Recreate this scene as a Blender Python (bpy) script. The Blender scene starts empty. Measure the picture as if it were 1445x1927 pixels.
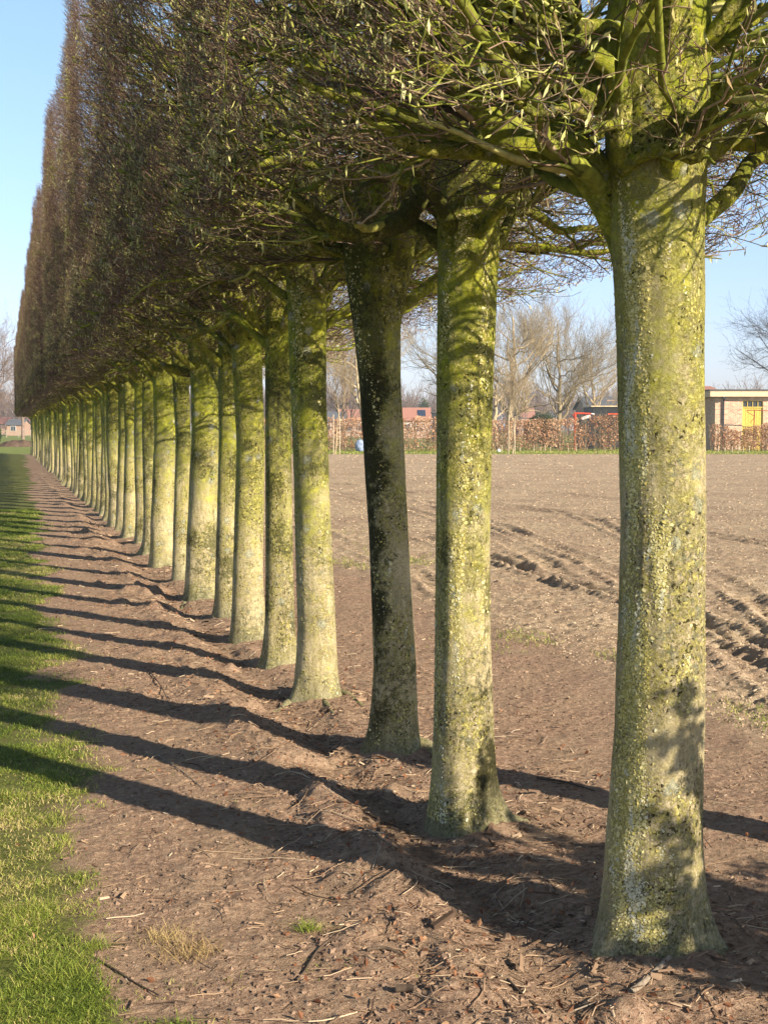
import bpy, math, random
import numpy as np
from mathutils import Vector
D = bpy.data; SC = bpy.context.scene; COL = SC.collection
R = math.radians

# ------------------------------------------------------------------ camera
FPX = 48/36*1927.0
EYE = np.array([0., 0., 1.5])
YAW = math.atan(716/FPX); PIT = math.atan((963.5-806)/FPX)
FW = np.array([math.sin(YAW)*math.cos(PIT), math.cos(YAW)*math.cos(PIT), -math.sin(PIT)])
RT = np.array([math.cos(YAW), -math.sin(YAW), 0.]); UP = np.cross(RT, FW)
cd = D.cameras.new('camera'); cam = D.objects.new('camera', cd); COL.objects.link(cam)
cd.sensor_fit = 'VERTICAL'; cd.sensor_height = 36; cd.lens = 48
cd.clip_start = .05; cd.clip_end = 3000
cam.location = EYE; cam.rotation_euler = (R(90)-PIT, 0, -YAW)
SC.camera = cam
# ------------------------------------------------------------------ sun, sky, exposure
SUN_AZ, SUN_EL = R(33.0), R(24.5)        # the sun stands behind the camera, to the right of the row
SUN = np.array([math.sin(SUN_AZ)*math.cos(SUN_EL), -math.cos(SUN_AZ)*math.cos(SUN_EL), math.sin(SUN_EL)])
ld = D.lights.new('sun', 'SUN'); ld.energy = 5.0; ld.angle = R(.53); ld.color = (1, .86, .66)
sun = D.objects.new('sun', ld); COL.objects.link(sun)
sun.rotation_euler = Vector(SUN).to_track_quat('Z', 'Y').to_euler(); sun.location = (8, -8, 12)
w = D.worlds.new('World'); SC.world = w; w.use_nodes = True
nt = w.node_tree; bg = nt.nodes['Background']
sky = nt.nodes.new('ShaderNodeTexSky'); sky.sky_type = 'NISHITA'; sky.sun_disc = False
sky.sun_elevation = SUN_EL; sky.sun_rotation = math.atan2(SUN[0], SUN[1])
sky.air_density = 1.0; sky.dust_density = .35; sky.ozone_density = 2.
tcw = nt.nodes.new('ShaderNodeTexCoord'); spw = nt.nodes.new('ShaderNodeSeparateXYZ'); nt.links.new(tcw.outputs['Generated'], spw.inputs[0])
rw = nt.nodes.new('ShaderNodeValToRGB'); nt.links.new(spw.outputs[2], rw.inputs[0])       # pale blue band above the horizon; unseen overhead sky dimmed to weaken fill light
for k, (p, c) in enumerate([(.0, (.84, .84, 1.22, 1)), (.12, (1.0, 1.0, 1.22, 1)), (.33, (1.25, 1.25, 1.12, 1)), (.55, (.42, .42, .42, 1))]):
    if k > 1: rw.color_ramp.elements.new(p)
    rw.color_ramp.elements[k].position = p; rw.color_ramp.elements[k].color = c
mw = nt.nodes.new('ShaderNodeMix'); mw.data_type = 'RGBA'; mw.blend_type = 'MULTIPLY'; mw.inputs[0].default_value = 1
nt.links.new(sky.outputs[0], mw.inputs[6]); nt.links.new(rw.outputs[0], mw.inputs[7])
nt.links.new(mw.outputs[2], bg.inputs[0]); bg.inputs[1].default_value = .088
SC.view_settings.view_transform = 'Standard'; SC.view_settings.look = 'None'
SC.view_settings.exposure = 1.05; SC.view_settings.gamma = 1
HAZE = .0007
SC.cycles.max_bounces = 5; SC.cycles.diffuse_bounces = 2; SC.cycles.volume_bounces = 0

# ------------------------------------------------------------------ helpers
def ray(px, py): return FW + RT*(px-722.5)/FPX - UP*(py-963.5)/FPX
def at(px, py, dist):            # world point behind a photo pixel at depth dist
    return EYE + ray(px, py)*dist
def gnd(px, py, z=0.):
    d = ray(px, py); return EYE + d*((z-1.5)/d[2])

def tag(o, label=None, cat=None, group=None, kind=None):
    if label: o['label'] = label
    if cat: o['category'] = cat
    if group: o['group'] = group
    if kind: o['kind'] = kind
    return o
def empty(name, loc, label, cat, group=None, rz=0):
    o = D.objects.new(name, None); COL.objects.link(o); o.location = loc; o.rotation_euler = (0, 0, rz)
    o.empty_display_size = .2
    return tag(o, label, cat, group)
def meshnp(name, V, Q, mats, mi=None, smooth=True, rnd=None, attrs=None):
    V = np.asarray(V, np.float32).reshape(-1, 3); Q = np.asarray(Q, np.int32)
    n = Q.shape[1]; me = D.meshes.new(name)
    me.vertices.add(len(V)); me.vertices.foreach_set('co', V.ravel())
    me.loops.add(Q.size); me.loops.foreach_set('vertex_index', Q.ravel())
    me.polygons.add(len(Q)); me.polygons.foreach_set('loop_start', np.arange(0, Q.size, n, dtype=np.int32))
    for m in (mats if isinstance(mats, (list, tuple)) else [mats]): me.materials.append(m)
    if mi is not None: me.polygons.foreach_set('material_index', np.asarray(mi, np.int32))
    me.polygons.foreach_set('use_smooth', np.full(len(Q), smooth))
    if rnd is not None:
        a = me.attributes.new('rnd', 'FLOAT', 'POINT'); a.data.foreach_set('value', np.asarray(rnd, np.float32))
    for k, v in (attrs or {}).items():
        a = me.attributes.new(k, 'FLOAT', 'POINT'); a.data.foreach_set('value', np.asarray(v, np.float32))
    me.update(calc_edges=True); return me
def obj(name, me, parent=None):
    o = D.objects.new(name, me); COL.objects.link(o)
    if parent is not None: o.parent = parent
    return o
class Geo:                       # collects pieces into one mesh
    def __init__(s): s.V = []; s.Q = []; s.M = []; s.A = []; s.n = 0
    def add(s, V, Q, m=0, rnd=None):
        V = np.asarray(V, float).reshape(-1, 3); Q = np.asarray(Q, int).reshape(-1, 4)
        s.V.append(V); s.Q.append(Q+s.n); s.n += len(V); s.M.append(np.full(len(Q), m))
        s.A.append(np.full(len(V), .5) if rnd is None else np.broadcast_to(rnd, (len(V),)).astype(float))
        return s
    def box(s, x0, x1, y0, y1, z0, z1, m=0, M=None, rnd=None):
        V = np.array([[x, y, z] for z in (z0, z1) for y in (y0, y1) for x in (x0, x1)], float)
        if M is not None: V = V@M
        return s.add(V, [[0, 2, 3, 1], [4, 5, 7, 6], [0, 1, 5, 4], [2, 6, 7, 3], [0, 4, 6, 2], [1, 3, 7, 5]], m, rnd)
    def tube(s, P, r, sides=10, m=0, cap=True, rnd=None):
        P = np.asarray(P, float)[None]; r = np.broadcast_to(r, P.shape[:2]).astype(float)
        V, Q = tubes(P, r, sides); s.add(V, Q, m, rnd)
        if cap:
            K = P.shape[1]
            for k in (0, K-1):
                b = k*sides; c = V[b:b+sides].mean(0)
                VV = np.vstack([V[b:b+sides], c[None]])
                QQ = [[i, (i+1) % sides, sides, sides] for i in range(sides)]
                if k == 0: QQ = [[q[1], q[0], q[2], q[2]] for q in QQ]
                s.tri(VV, [q[:3] for q in QQ], m, rnd)
        return s
    def tri(s, V, T, m=0, rnd=None):   # triangles as quads with a midpoint
        V = np.asarray(V, float); T = np.asarray(T); a = V[T]
        mid = (a[:, 0]+a[:, 1])/2
        VV = np.concatenate([a, mid[:, None]], 1).reshape(-1, 3)
        q = np.arange(len(T))[:, None]*4+np.array([0, 3, 1, 2])
        return s.add(VV, q, m, rnd)
    def mesh(s, name, mats, smooth=False):
        return meshnp(name, np.vstack(s.V), np.vstack(s.Q), mats, np.concatenate(s.M), smooth, np.concatenate(s.A))
    def build(s, name, mats, parent=None, smooth=False): return obj(name, s.mesh(name, mats, smooth), parent)
def norm(v): return v/np.maximum(np.linalg.norm(v, axis=-1, keepdims=True), 1e-9)
def tubes(P, rad, S):
    """P (N,K,3) polylines, rad (N,K) -> verts, quads of N tubes"""
    N, K, _ = P.shape
    T = np.gradient(P, axis=1); T = norm(T)
    m = norm(P[:, -1]-P[:, 0]+1e-6)
    ref = np.where(np.abs(m[:, 2:3]) > .8, np.array([[1., .13, 0]]), np.array([[0, .0, 1.]]))
    A = norm(np.cross(np.broadcast_to(ref[:, None], T.shape), T)); B = np.cross(T, A)
    th = np.arange(S)*2*math.pi/S
    V = P[:, :, None]+rad[:, :, None, None]*(A[:, :, None]*np.cos(th)[None, None, :, None]+B[:, :, None]*np.sin(th)[None, None, :, None])
    n = np.arange(N)[:, None, None]*K*S; k = np.arange(K-1)[None, :, None]*S; s = np.arange(S)[None, None, :]
    s2 = (s+1) % S
    Q = np.stack([n+k+s, n+k+s2, n+k+S+s2, n+k+S+s], -1).reshape(-1, 4)
    return V.reshape(-1, 3), Q
def h3(ix, iy, iz):
    n = (ix*374761393+iy*668265263+iz*2147483647) & 0xffffffff
    n = ((n ^ (n >> 13))*1274126177) & 0xffffffff
    return ((n ^ (n >> 16)) & 0xffff)/65535.
def noise(x, y, z=0.):
    x = np.asarray(x, float); y = np.asarray(y, float); z = np.zeros_like(x)+z
    ix, iy, iz = [np.floor(a).astype(np.int64) for a in (x, y, z)]
    fx, fy, fz = x-ix, y-iy, z-iz
    fx, fy, fz = [a*a*(3-2*a) for a in (fx, fy, fz)]
    def L(k):
        a = h3(ix, iy, iz+k)*(1-fx)+h3(ix+1, iy, iz+k)*fx
        b = h3(ix, iy+1, iz+k)*(1-fx)+h3(ix+1, iy+1, iz+k)*fx
        return a*(1-fy)+b*fy
    return (L(0)*(1-fz)+L(1)*fz)*2-1
def fbm(x, y, z=0., o=4, g=.5):
    v = 0; a = 1; s = 0
    for i in range(o):
        v = v+a*noise(x*2**i+17.3*i, y*2**i+5.1*i, z*2**i+3.7*i); s += a; a *= g
    return v/s

# ---- materials
def mat(name, rough=.85, spec=.25):
    m = D.materials.new(name); m.use_nodes = True; t = m.node_tree
    b = t.nodes['Principled BSDF']; b.inputs['Roughness'].default_value = rough
    b.inputs['Specular IOR Level'].default_value = spec
    return m, t, b
def plain(name, c, rough=.7, bump=0, scale=30, var=.15):
    m, t, b = mat(name, rough)
    co = node(t, 'TexCoord').outputs['Object']
    n = ntex(t, co, scale, 4)
    c0 = tuple(v*(1-var) for v in c)+(1,); c1 = tuple(min(1, v*(1+var)) for v in c)+(1,)
    L(t, ramp(t, n, [(.3, c0), (.7, c1)]), b.inputs['Base Color'])
    if bump: bumpn(t, n, bump, .01, b)
    return m
def node(t, k, **kw):
    n = t.nodes.new('ShaderNode'+k)
    for a, v in kw.items(): setattr(n, a, v)
    return n
def L(t, a, b): t.links.new(a, b)
def ntex(t, co, scale, detail=4, rough=.55, w=None, vec_scale=None):
    if vec_scale is not None:
        mp = node(t, 'Mapping'); mp.inputs['Scale'].default_value = vec_scale; L(t, co, mp.inputs[0]); co = mp.outputs[0]
    n = node(t, 'TexNoise'); n.inputs['Scale'].default_value = scale; n.inputs['Detail'].default_value = detail
    n.inputs['Roughness'].default_value = rough; L(t, co, n.inputs['Vector']); return n.outputs[0]
def vor(t, co, scale, feature='F1', rnd=1):
    n = node(t, 'TexVoronoi', feature=feature); n.inputs['Scale'].default_value = scale; n.inputs['Randomness'].default_value = rnd
    L(t, co, n.inputs['Vector']); return n
def ramp(t, fac, st, interp='LINEAR'):
    n = node(t, 'ValToRGB'); e = n.color_ramp.elements; n.color_ramp.interpolation = interp
    while len(e) < len(st): e.new(.5)
    for k, (p, c) in enumerate(st):
        e[k].position = p; e[k].color = c if hasattr(c, '__len__') else (c, c, c, 1)
    L(t, fac, n.inputs[0]); return n.outputs[0]
def c4(*c): return tuple(c)+(1,)
def mix(t, f, a, b, mode='MIX'):
    n = node(t, 'Mix', data_type='RGBA', blend_type=mode)
    for v, i in ((f, 0), (a, 6), (b, 7)):
        if isinstance(v, (int, float)): n.inputs[i].default_value = v
        elif isinstance(v, tuple): n.inputs[i].default_value = v
        else: L(t, v, n.inputs[i])
    return n.outputs[2]
def mth(t, op, a, b=None, c=None):
    n = node(t, 'Math', operation=op)
    for i, v in enumerate((a, b, c)):
        if v is None: continue
        if isinstance(v, (int, float)): n.inputs[i].default_value = v
        else: L(t, v, n.inputs[i])
    return n.outputs[0]
def bumpn(t, hgt, strength, dist, b, prev=None):
    n = node(t, 'Bump'); n.inputs['Strength'].default_value = strength; n.inputs['Distance'].default_value = dist
    L(t, hgt, n.inputs['Height'])
    if prev is not None: L(t, prev, n.inputs['Normal'])
    L(t, n.outputs[0], b.inputs['Normal']); return n.outputs[0]
def attr(t, name): return node(t, 'Attribute', attribute_name=name).outputs['Fac']

def make_bark(name='mossy_bark', dark=None, gsh=.19, blk=.055):
    m, t, b = mat(name, .92, .12)
    tc = node(t, 'TexCoord').outputs['Object']; oi = node(t, 'ObjectInfo')
    add = node(t, 'VectorMath', operation='ADD'); L(t, tc, add.inputs[0])
    mul = node(t, 'VectorMath', operation='SCALE'); L(t, oi.outputs['Location'], mul.inputs[0]); mul.inputs[3].default_value = 7.3
    L(t, mul.outputs[0], add.inputs[1]); co = add.outputs[0]
    wn = node(t, 'TexNoise'); wn.inputs['Scale'].default_value = 38; wn.inputs['Detail'].default_value = 4; L(t, co, wn.inputs['Vector'])
    ws = node(t, 'VectorMath', operation='MULTIPLY_ADD'); L(t, wn.outputs['Color'], ws.inputs[0]); ws.inputs[1].default_value = (.045, .045, .045); L(t, co, ws.inputs[2])
    cw = ws.outputs[0]                     # ragged coordinates for crusts
    sp = node(t, 'SeparateXYZ'); L(t, tc, sp.inputs[0]); z = sp.outputs[2]
    nb = ntex(t, co, 4.5, 5, .6); ns = ntex(t, co, 1, 6, .65, vec_scale=(46, 46, 9)); nm = ntex(t, co, 24, 6, .75); nf = ntex(t, co, 105, 5, .8); nl = ntex(t, co, 11, 4, .65)
    base = ramp(t, mth(t, 'ADD', mth(t, 'MULTIPLY', ns, .45), mth(t, 'MULTIPLY', nf, .55)), [(.3, c4(.19, .16, .09)), (.44, c4(.41, .345, .20)), (.56, c4(.57, .49, .31)), (.7, c4(.70, .63, .44))])
    gz = mth(t, 'MULTIPLY_ADD', z, .34, -.46+gsh)
    g = mth(t, 'ADD', mth(t, 'ADD', gz, mth(t, 'MULTIPLY', nb, .55)), mth(t, 'ADD', mth(t, 'MULTIPLY', nl, .35), mth(t, 'MULTIPLY', mth(t, 'SUBTRACT', nm, .5), .55)))
    gf = ramp(t, g, [(.38, 0.), (.56, .55), (.78, .96)])
    green = ramp(t, mth(t, 'ADD', mth(t, 'MULTIPLY', nm, .6), mth(t, 'MULTIPLY', nl, .4)), [(.32, c4(.05, .068, .003)), (.48, c4(.18, .22, .008)), (.64, c4(.50, .50, .035))])
    col = mix(t, gf, base, green)
    # crust of yellow-grey lichen in drifts
    dr = ramp(t, ntex(t, co, 3.2, 4, .65), [(.42, 0.), (.58, 1.)])
    yf = mth(t, 'MULTIPLY', ramp(t, ntex(t, cw, 48, 6, .85), [(.47, 0.), (.53, 1.)]), mth(t, 'MULTIPLY_ADD', dr, .65, .18))
    col = mix(t, yf, col, ramp(t, nf, [(.36, c4(.19, .175, .03)), (.5, c4(.46, .42, .10)), (.66, c4(.68, .63, .28))]))
    gy = mth(t, 'MULTIPLY', ramp(t, ntex(t, cw, 34, 6, .85), [(.53, 0.), (.60, 1.)]), ramp(t, ntex(t, co, 2.1, 4, .6), [(.45, 0.), (.6, .8)]))
    col = mix(t, gy, col, ramp(t, nf, [(.36, c4(.12, .14, .07)), (.62, c4(.42, .44, .31))]))
    # pale rosettes
    v = vor(t, cw, 13); sel = mth(t, 'GREATER_THAN', node_col_x(t, v.outputs['Color']), .86)
    dist = mth(t, 'ADD', v.outputs['Distance'], mth(t, 'MULTIPLY', mth(t, 'SUBTRACT', nf, .5), 1.3))
    wf = mth(t, 'MULTIPLY', mth(t, 'MULTIPLY', mth(t, 'LESS_THAN', dist, .30), sel), .8)
    col = mix(t, wf, col, ramp(t, nf, [(.35, c4(.24, .26, .17)), (.6, c4(.58, .60, .45))]))
    # dark specks gathered in patches
    v2 = vor(t, cw, 70); sel2 = mth(t, 'GREATER_THAN', mth(t, 'ADD', mth(t, 'MULTIPLY', node_col_x(t, v2.outputs['Color']), .35), ntex(t, co, 3.2, 4, .65)), .84)
    d2 = mth(t, 'ADD', v2.outputs['Distance'], mth(t, 'MULTIPLY', mth(t, 'SUBTRACT', nf, .5), 1.6))
    df = mth(t, 'MULTIPLY', mth(t, 'LESS_THAN', d2, .40), sel2)
    col = mix(t, mth(t, 'MULTIPLY', df, .85), col, c4(.035, .032, .010))
    bl = mth(t, 'MULTIPLY', ramp(t, mth(t, 'ADD', mth(t, 'MULTIPLY_ADD', oi.outputs['Random'], .16, mth(t, 'SUBTRACT', ntex(t, co, 2.4, 4, .65), .06)), mth(t, 'MULTIPLY', mth(t, 'SUBTRACT', ntex(t, cw, 42, 6, .85), .5), .95)), [(.635-blk, 0.), (.70-blk, 1.)]), .8)
    col = mix(t, bl, col, ramp(t, nf, [(.3, c4(.025, .03, .008)), (.7, c4(.11, .115, .035))]))
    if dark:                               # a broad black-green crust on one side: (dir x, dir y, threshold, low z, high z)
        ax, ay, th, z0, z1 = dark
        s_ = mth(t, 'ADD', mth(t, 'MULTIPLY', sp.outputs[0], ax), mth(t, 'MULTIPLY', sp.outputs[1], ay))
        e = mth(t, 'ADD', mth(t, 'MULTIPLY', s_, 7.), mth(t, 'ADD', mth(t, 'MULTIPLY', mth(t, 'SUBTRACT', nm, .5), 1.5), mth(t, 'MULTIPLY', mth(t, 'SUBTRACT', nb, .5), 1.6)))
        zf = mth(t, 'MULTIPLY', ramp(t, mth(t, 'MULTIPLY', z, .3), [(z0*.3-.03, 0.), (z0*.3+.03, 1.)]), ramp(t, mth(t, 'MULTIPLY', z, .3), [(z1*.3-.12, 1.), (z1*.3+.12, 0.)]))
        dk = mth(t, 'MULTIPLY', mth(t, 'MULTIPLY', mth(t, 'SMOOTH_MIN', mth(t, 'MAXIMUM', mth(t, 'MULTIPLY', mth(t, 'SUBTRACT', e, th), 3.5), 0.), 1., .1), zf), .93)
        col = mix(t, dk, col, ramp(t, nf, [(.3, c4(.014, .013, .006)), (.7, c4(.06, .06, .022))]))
    # grey foot of the trunk
    ft = ramp(t, mth(t, 'ADD', z, mth(t, 'MULTIPLY', nm, .30)), [(.14, 1.), (.36, 0.)])
    col = mix(t, mth(t, 'MULTIPLY', ft, .75), col, ramp(t, mth(t, 'ADD', mth(t, 'MULTIPLY', ns, .5), mth(t, 'MULTIPLY', nf, .5)), [(.34, c4(.08, .085, .04)), (.5, c4(.22, .22, .13)), (.66, c4(.40, .39, .28))]))
    cr = ramp(t, ntex(t, cw, 1, 3, .5, vec_scale=(30, 30, 2.2)), [(.488, 0.), (.5, 1.), (.512, 0.)])
    cr = mth(t, 'MULTIPLY', cr, ramp(t, ntex(t, co, 3, 2), [(.52, 0.), (.6, .8)]))
    col = mix(t, cr, col, c4(.05, .045, .02))
    L(t, col, b.inputs['Base Color'])
    hgt = mth(t, 'ADD', mth(t, 'ADD', mth(t, 'MULTIPLY', ns, .5), mth(t, 'MULTIPLY', nf, .8)),
              mth(t, 'SUBTRACT', mth(t, 'ADD', mth(t, 'ADD', mth(t, 'MULTIPLY', yf, .5), mth(t, 'MULTIPLY', gy, .4)), mth(t, 'MULTIPLY', wf, .4)), mth(t, 'MULTIPLY', cr, 1.2)))
    p = bumpn(t, hgt, 1., .009, b); bumpn(t, nl, .5, .02, b, p)
    return m
def node_col_x(t, col):
    s = node(t, 'SeparateColor'); L(t, col, s.inputs[0]); return s.outputs[0]
def rndmat(name, st, rough=.8, spec=.2, trans=0, nscale=0):
    m, t, b = mat(name, rough, spec)
    f = attr(t, 'rnd')
    c = ramp(t, f, st)
    if nscale:
        n = ntex(t, node(t, 'TexCoord').outputs['Object'], nscale, 3)
        c = mix(t, 1., c, ramp(t, n, [(.3, .6), (.7, 1.25)]), 'MULTIPLY')
    L(t, c, b.inputs['Base Color'])
    if trans:
        tr = node(t, 'BsdfTranslucent'); L(t, c, tr.inputs[0]); ms = node(t, 'MixShader'); ms.inputs[0].default_value = trans
        L(t, b.outputs[0], ms.inputs[1]); L(t, tr.outputs[0], ms.inputs[2]); L(t, ms.outputs[0], t.nodes['Material Output'].inputs[0])
    return m
M_BARK = make_bark()
M_BARK1 = make_bark('cream_lichened_bark', None, -.04, -.06)
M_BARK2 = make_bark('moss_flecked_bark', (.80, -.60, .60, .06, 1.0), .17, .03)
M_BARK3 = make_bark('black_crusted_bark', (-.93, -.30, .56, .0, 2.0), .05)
M_TWIG = rndmat('twig_bark', [(0, c4(.035, .026, .014)), (.28, c4(.10, .07, .042)), (.6, c4(.30, .22, .145)), (1, c4(.60, .49, .35))], .7, .3, 0, 60)
M_MTWIG = rndmat('mossy_branch_bark', [(0, c4(.035, .040, .008)), (.4, c4(.12, .145, .02)), (.75, c4(.28, .30, .05)), (1, c4(.44, .42, .16))], .9, .15, 0, 40)
M_SHOOT = rndmat('young_shoot_bark', [(0, c4(.035, .018, .013)), (.35, c4(.095, .048, .034)), (.7, c4(.24, .145, .105)), (.9, c4(.52, .40, .30)), (1, c4(.62, .52, .40))], .55, .4)
M_BUD = rndmat('buds_and_catkins', [(0, c4(.20, .11, .06)), (.3, c4(.32, .24, .10)), (.6, c4(.40, .42, .13)), (1, c4(.62, .58, .28))], .6, .3, .2)
M_FLAKE = rndmat('lichen_flakes', [(0, c4(.17, .15, .04)), (.35, c4(.44, .39, .12)), (.62, c4(.64, .59, .32)), (.66, c4(.36, .36, .24)), (1, c4(.60, .59, .44))], .9, .1)
M_MOSS = rndmat('dark_moss', [(0, c4(.012, .011, .004)), (1, c4(.05, .055, .012))], 1, .05)
M_DEAD = rndmat('dead_leaves', [(0, c4(.13, .05, .025)), (.5, c4(.27, .13, .07)), (1, c4(.45, .30, .18))], .75, .25, .15)

# ------------------------------------------------------------------ ground
TREES = [(1240, 1800), (875, 1572), (745, 1427), (598, 1322), (525, 1260), (465, 1210), (425, 1168), (378, 1130), (340, 1098),
         (304, 1068), (284, 1046), (269, 1026), (246, 1013), (231, 1002), (218, 990), (208, 979)]
TPOS = []
for p in TREES:
    g = gnd(*p); TPOS.append([g[0], g[1]+.11])
yy = TPOS[-1][1]; lr = random.Random(5)
while yy < 80.2:
    yy += 1.18+lr.uniform(-.12, .12); TPOS.append([1.665+lr.uniform(-.04, .04), yy])
TPOS = np.array(TPOS); TPOS[3:, 0] += .03; TPOS[3, 0] -= .008
TPOS[0, 0] += .037; TPOS[1, 0] += .028; TPOS[2, 0] += .025

def lawn_edge(y): return .17+.0135*np.minimum(y, 75)+.10*fbm(y*1.3, y*0+2.2, 0, 3)+.05*noise(y*6, y*0+9)
TRKPX = [([(500, 962), (560, 985), (631, 1016), (695, 1043), (760, 1068), (820, 1101), (900, 1150)], .9), ([(780, 1008), (932, 1056), (1040, 1088), (1156, 1122), (1250, 1150), (1350, 1185), (1443, 1224), (1600, 1290)], 1.3),
         ([(700, 915), (850, 960), (1015, 1018), (1115, 1060), (1200, 1104), (1290, 1160), (1350, 1214), (1443, 1273), (1600, 1390)], 1.2), ([(600, 905), (820, 935), (953, 951), (1003, 958), (1180, 984), (1331, 1006), (1443, 1024), (1700, 1060)], 1.),
         ([(1080, 965), (1180, 1010), (1331, 1081), (1409, 1126), (1470, 1170), (1600, 1270)], 1.), ([(560, 905), (640, 930), (780, 962), (900, 1000), (1000, 1046), (1100, 1110)], .8), ([(640, 893), (900, 915), (1160, 938), (1445, 965), (1700, 985)], .8)]
TRK = []
for pts, dd_ in TRKPX:
    g = np.array([gnd(*p)[:2] for p in pts]); g = g[np.argsort(g[:, 1])]
    yt = np.linspace(g[0, 1], g[-1, 1], 400); xt = np.interp(yt, g[:, 1], g[:, 0])
    for _ in range(60): xt[1:-1] = (xt[:-2]+xt[1:-1]+xt[2:])/3
    sl = np.gradient(xt, yt); TRK.append((yt, xt, 1/np.sqrt(1+sl**2), np.cumsum(np.sqrt(1+sl**2))*(yt[1]-yt[0]), dd_))
def zones(x, y):
    n = fbm(x*2.2, y*2.2, 3.1, 4)
    e = lawn_edge(y)
    grass = np.clip(.5+(e-x)/.34+n*1.15, 0, 1)
    fe = 3.55+.25*fbm(y*.5, y*0+7, 0, 3)
    field = np.clip(.5+(x-fe)/.5+n*.8, 0, 1)
    ye = 79+.5*noise(x*.2, x*0+4)
    verge = np.clip(.5+(y*math.cos(YAW)+x*math.sin(YAW)-ye)/.8+n*.6, 0, 1)
    patch = np.clip((fbm(x*1.1, y*.55, 8.8, 4)-.20)*3.2, 0, 1)*np.exp(-((x-3.9)/.75)**2)*(y < 60)
    return grass, field, verge, patch
def hfun(x, y):
    x = np.asarray(x, float); y = np.asarray(y, float)
    grass, field, verge, patch = zones(x, y)
    near = np.clip((60-y)/50, 0, 1)*np.clip((14-x)/4, .0, 1)
    soil = .016*fbm(x*5, y*5, 1.3, 4)+.010*np.abs(fbm(x*14, y*14, 2, 3))+.006*fbm(x*45, y*45, .4, 3, .7)
    mod = .55+.75*fbm(x*2.1, y*1.6, 6, 3)
    ridge = .055*np.exp(-((x-1.17-.07*noise(y*.9, y*0))/.13)**2)*np.clip(mod*1.25-.15+.5*fbm(x*9, y*9, 2, 3), .0, 2)-.035*np.exp(-((x-1.45)/.14)**2)
    lump = .05*np.clip(fbm(x*3.2, y*3.2, 11, 3)-.25, 0, 1)*np.exp(-((x-1.3)/.5)**2)*3
    cl = np.abs(fbm(x*6, y*6, 5, 4))
    fl = .034*cl+.018*fbm(x*2, y*2, 7, 3)+.012*fbm(x*22, y*22, 3, 2)+.012*np.abs(fbm(x*11, y*5, 8, 3))
    tr = 0
    for yt, xt, cs, ar, d in TRK:
        u = (x-np.interp(y, yt, xt))*np.interp(y, yt, cs); al = np.interp(y, yt, ar)
        inside = np.clip((y-yt[0])*2, 0, 1)*np.clip((yt[-1]-y)*2, 0, 1)
        wob = u+.03*noise(y*1.5, x*1.5)
        lug = .5+.5*np.sin((al+np.abs(u)*1.1)*2*math.pi/.23+1.5*noise(y*2, x*2))
        brk = np.clip(.7+.9*fbm(x*.7, y*.7, d, 2), .15, 1)*inside*d
        tr = tr+1.15*brk*(-.040*np.exp(-(wob/.12)**4)+.046*np.exp(-((wob+.17)/.05)**2)*(.7+.3*lug)+.022*np.exp(-((wob-.18)/.05)**2)+.016*lug*np.exp(-(wob/.11)**4))*(1+.45*noise(x*16, y*16, 5.))
    h = soil*(1-field)+field*(fl+tr*(1-.6*patch))+(ridge+lump)*(1-grass)*near
    h = h*(1-grass*.75)*(1-verge*.7)
    return h*(.35+.65*near)
def gh(x, y): return float(hfun(np.array([x]), np.array([y]))[0])
def root_mound(x, y):
    v = 0
    for tx, ty in TPOS[:14]:
        v = v+.035*np.exp(-((x-tx)**2+(y-ty)**2)/.05)
    return v

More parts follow.
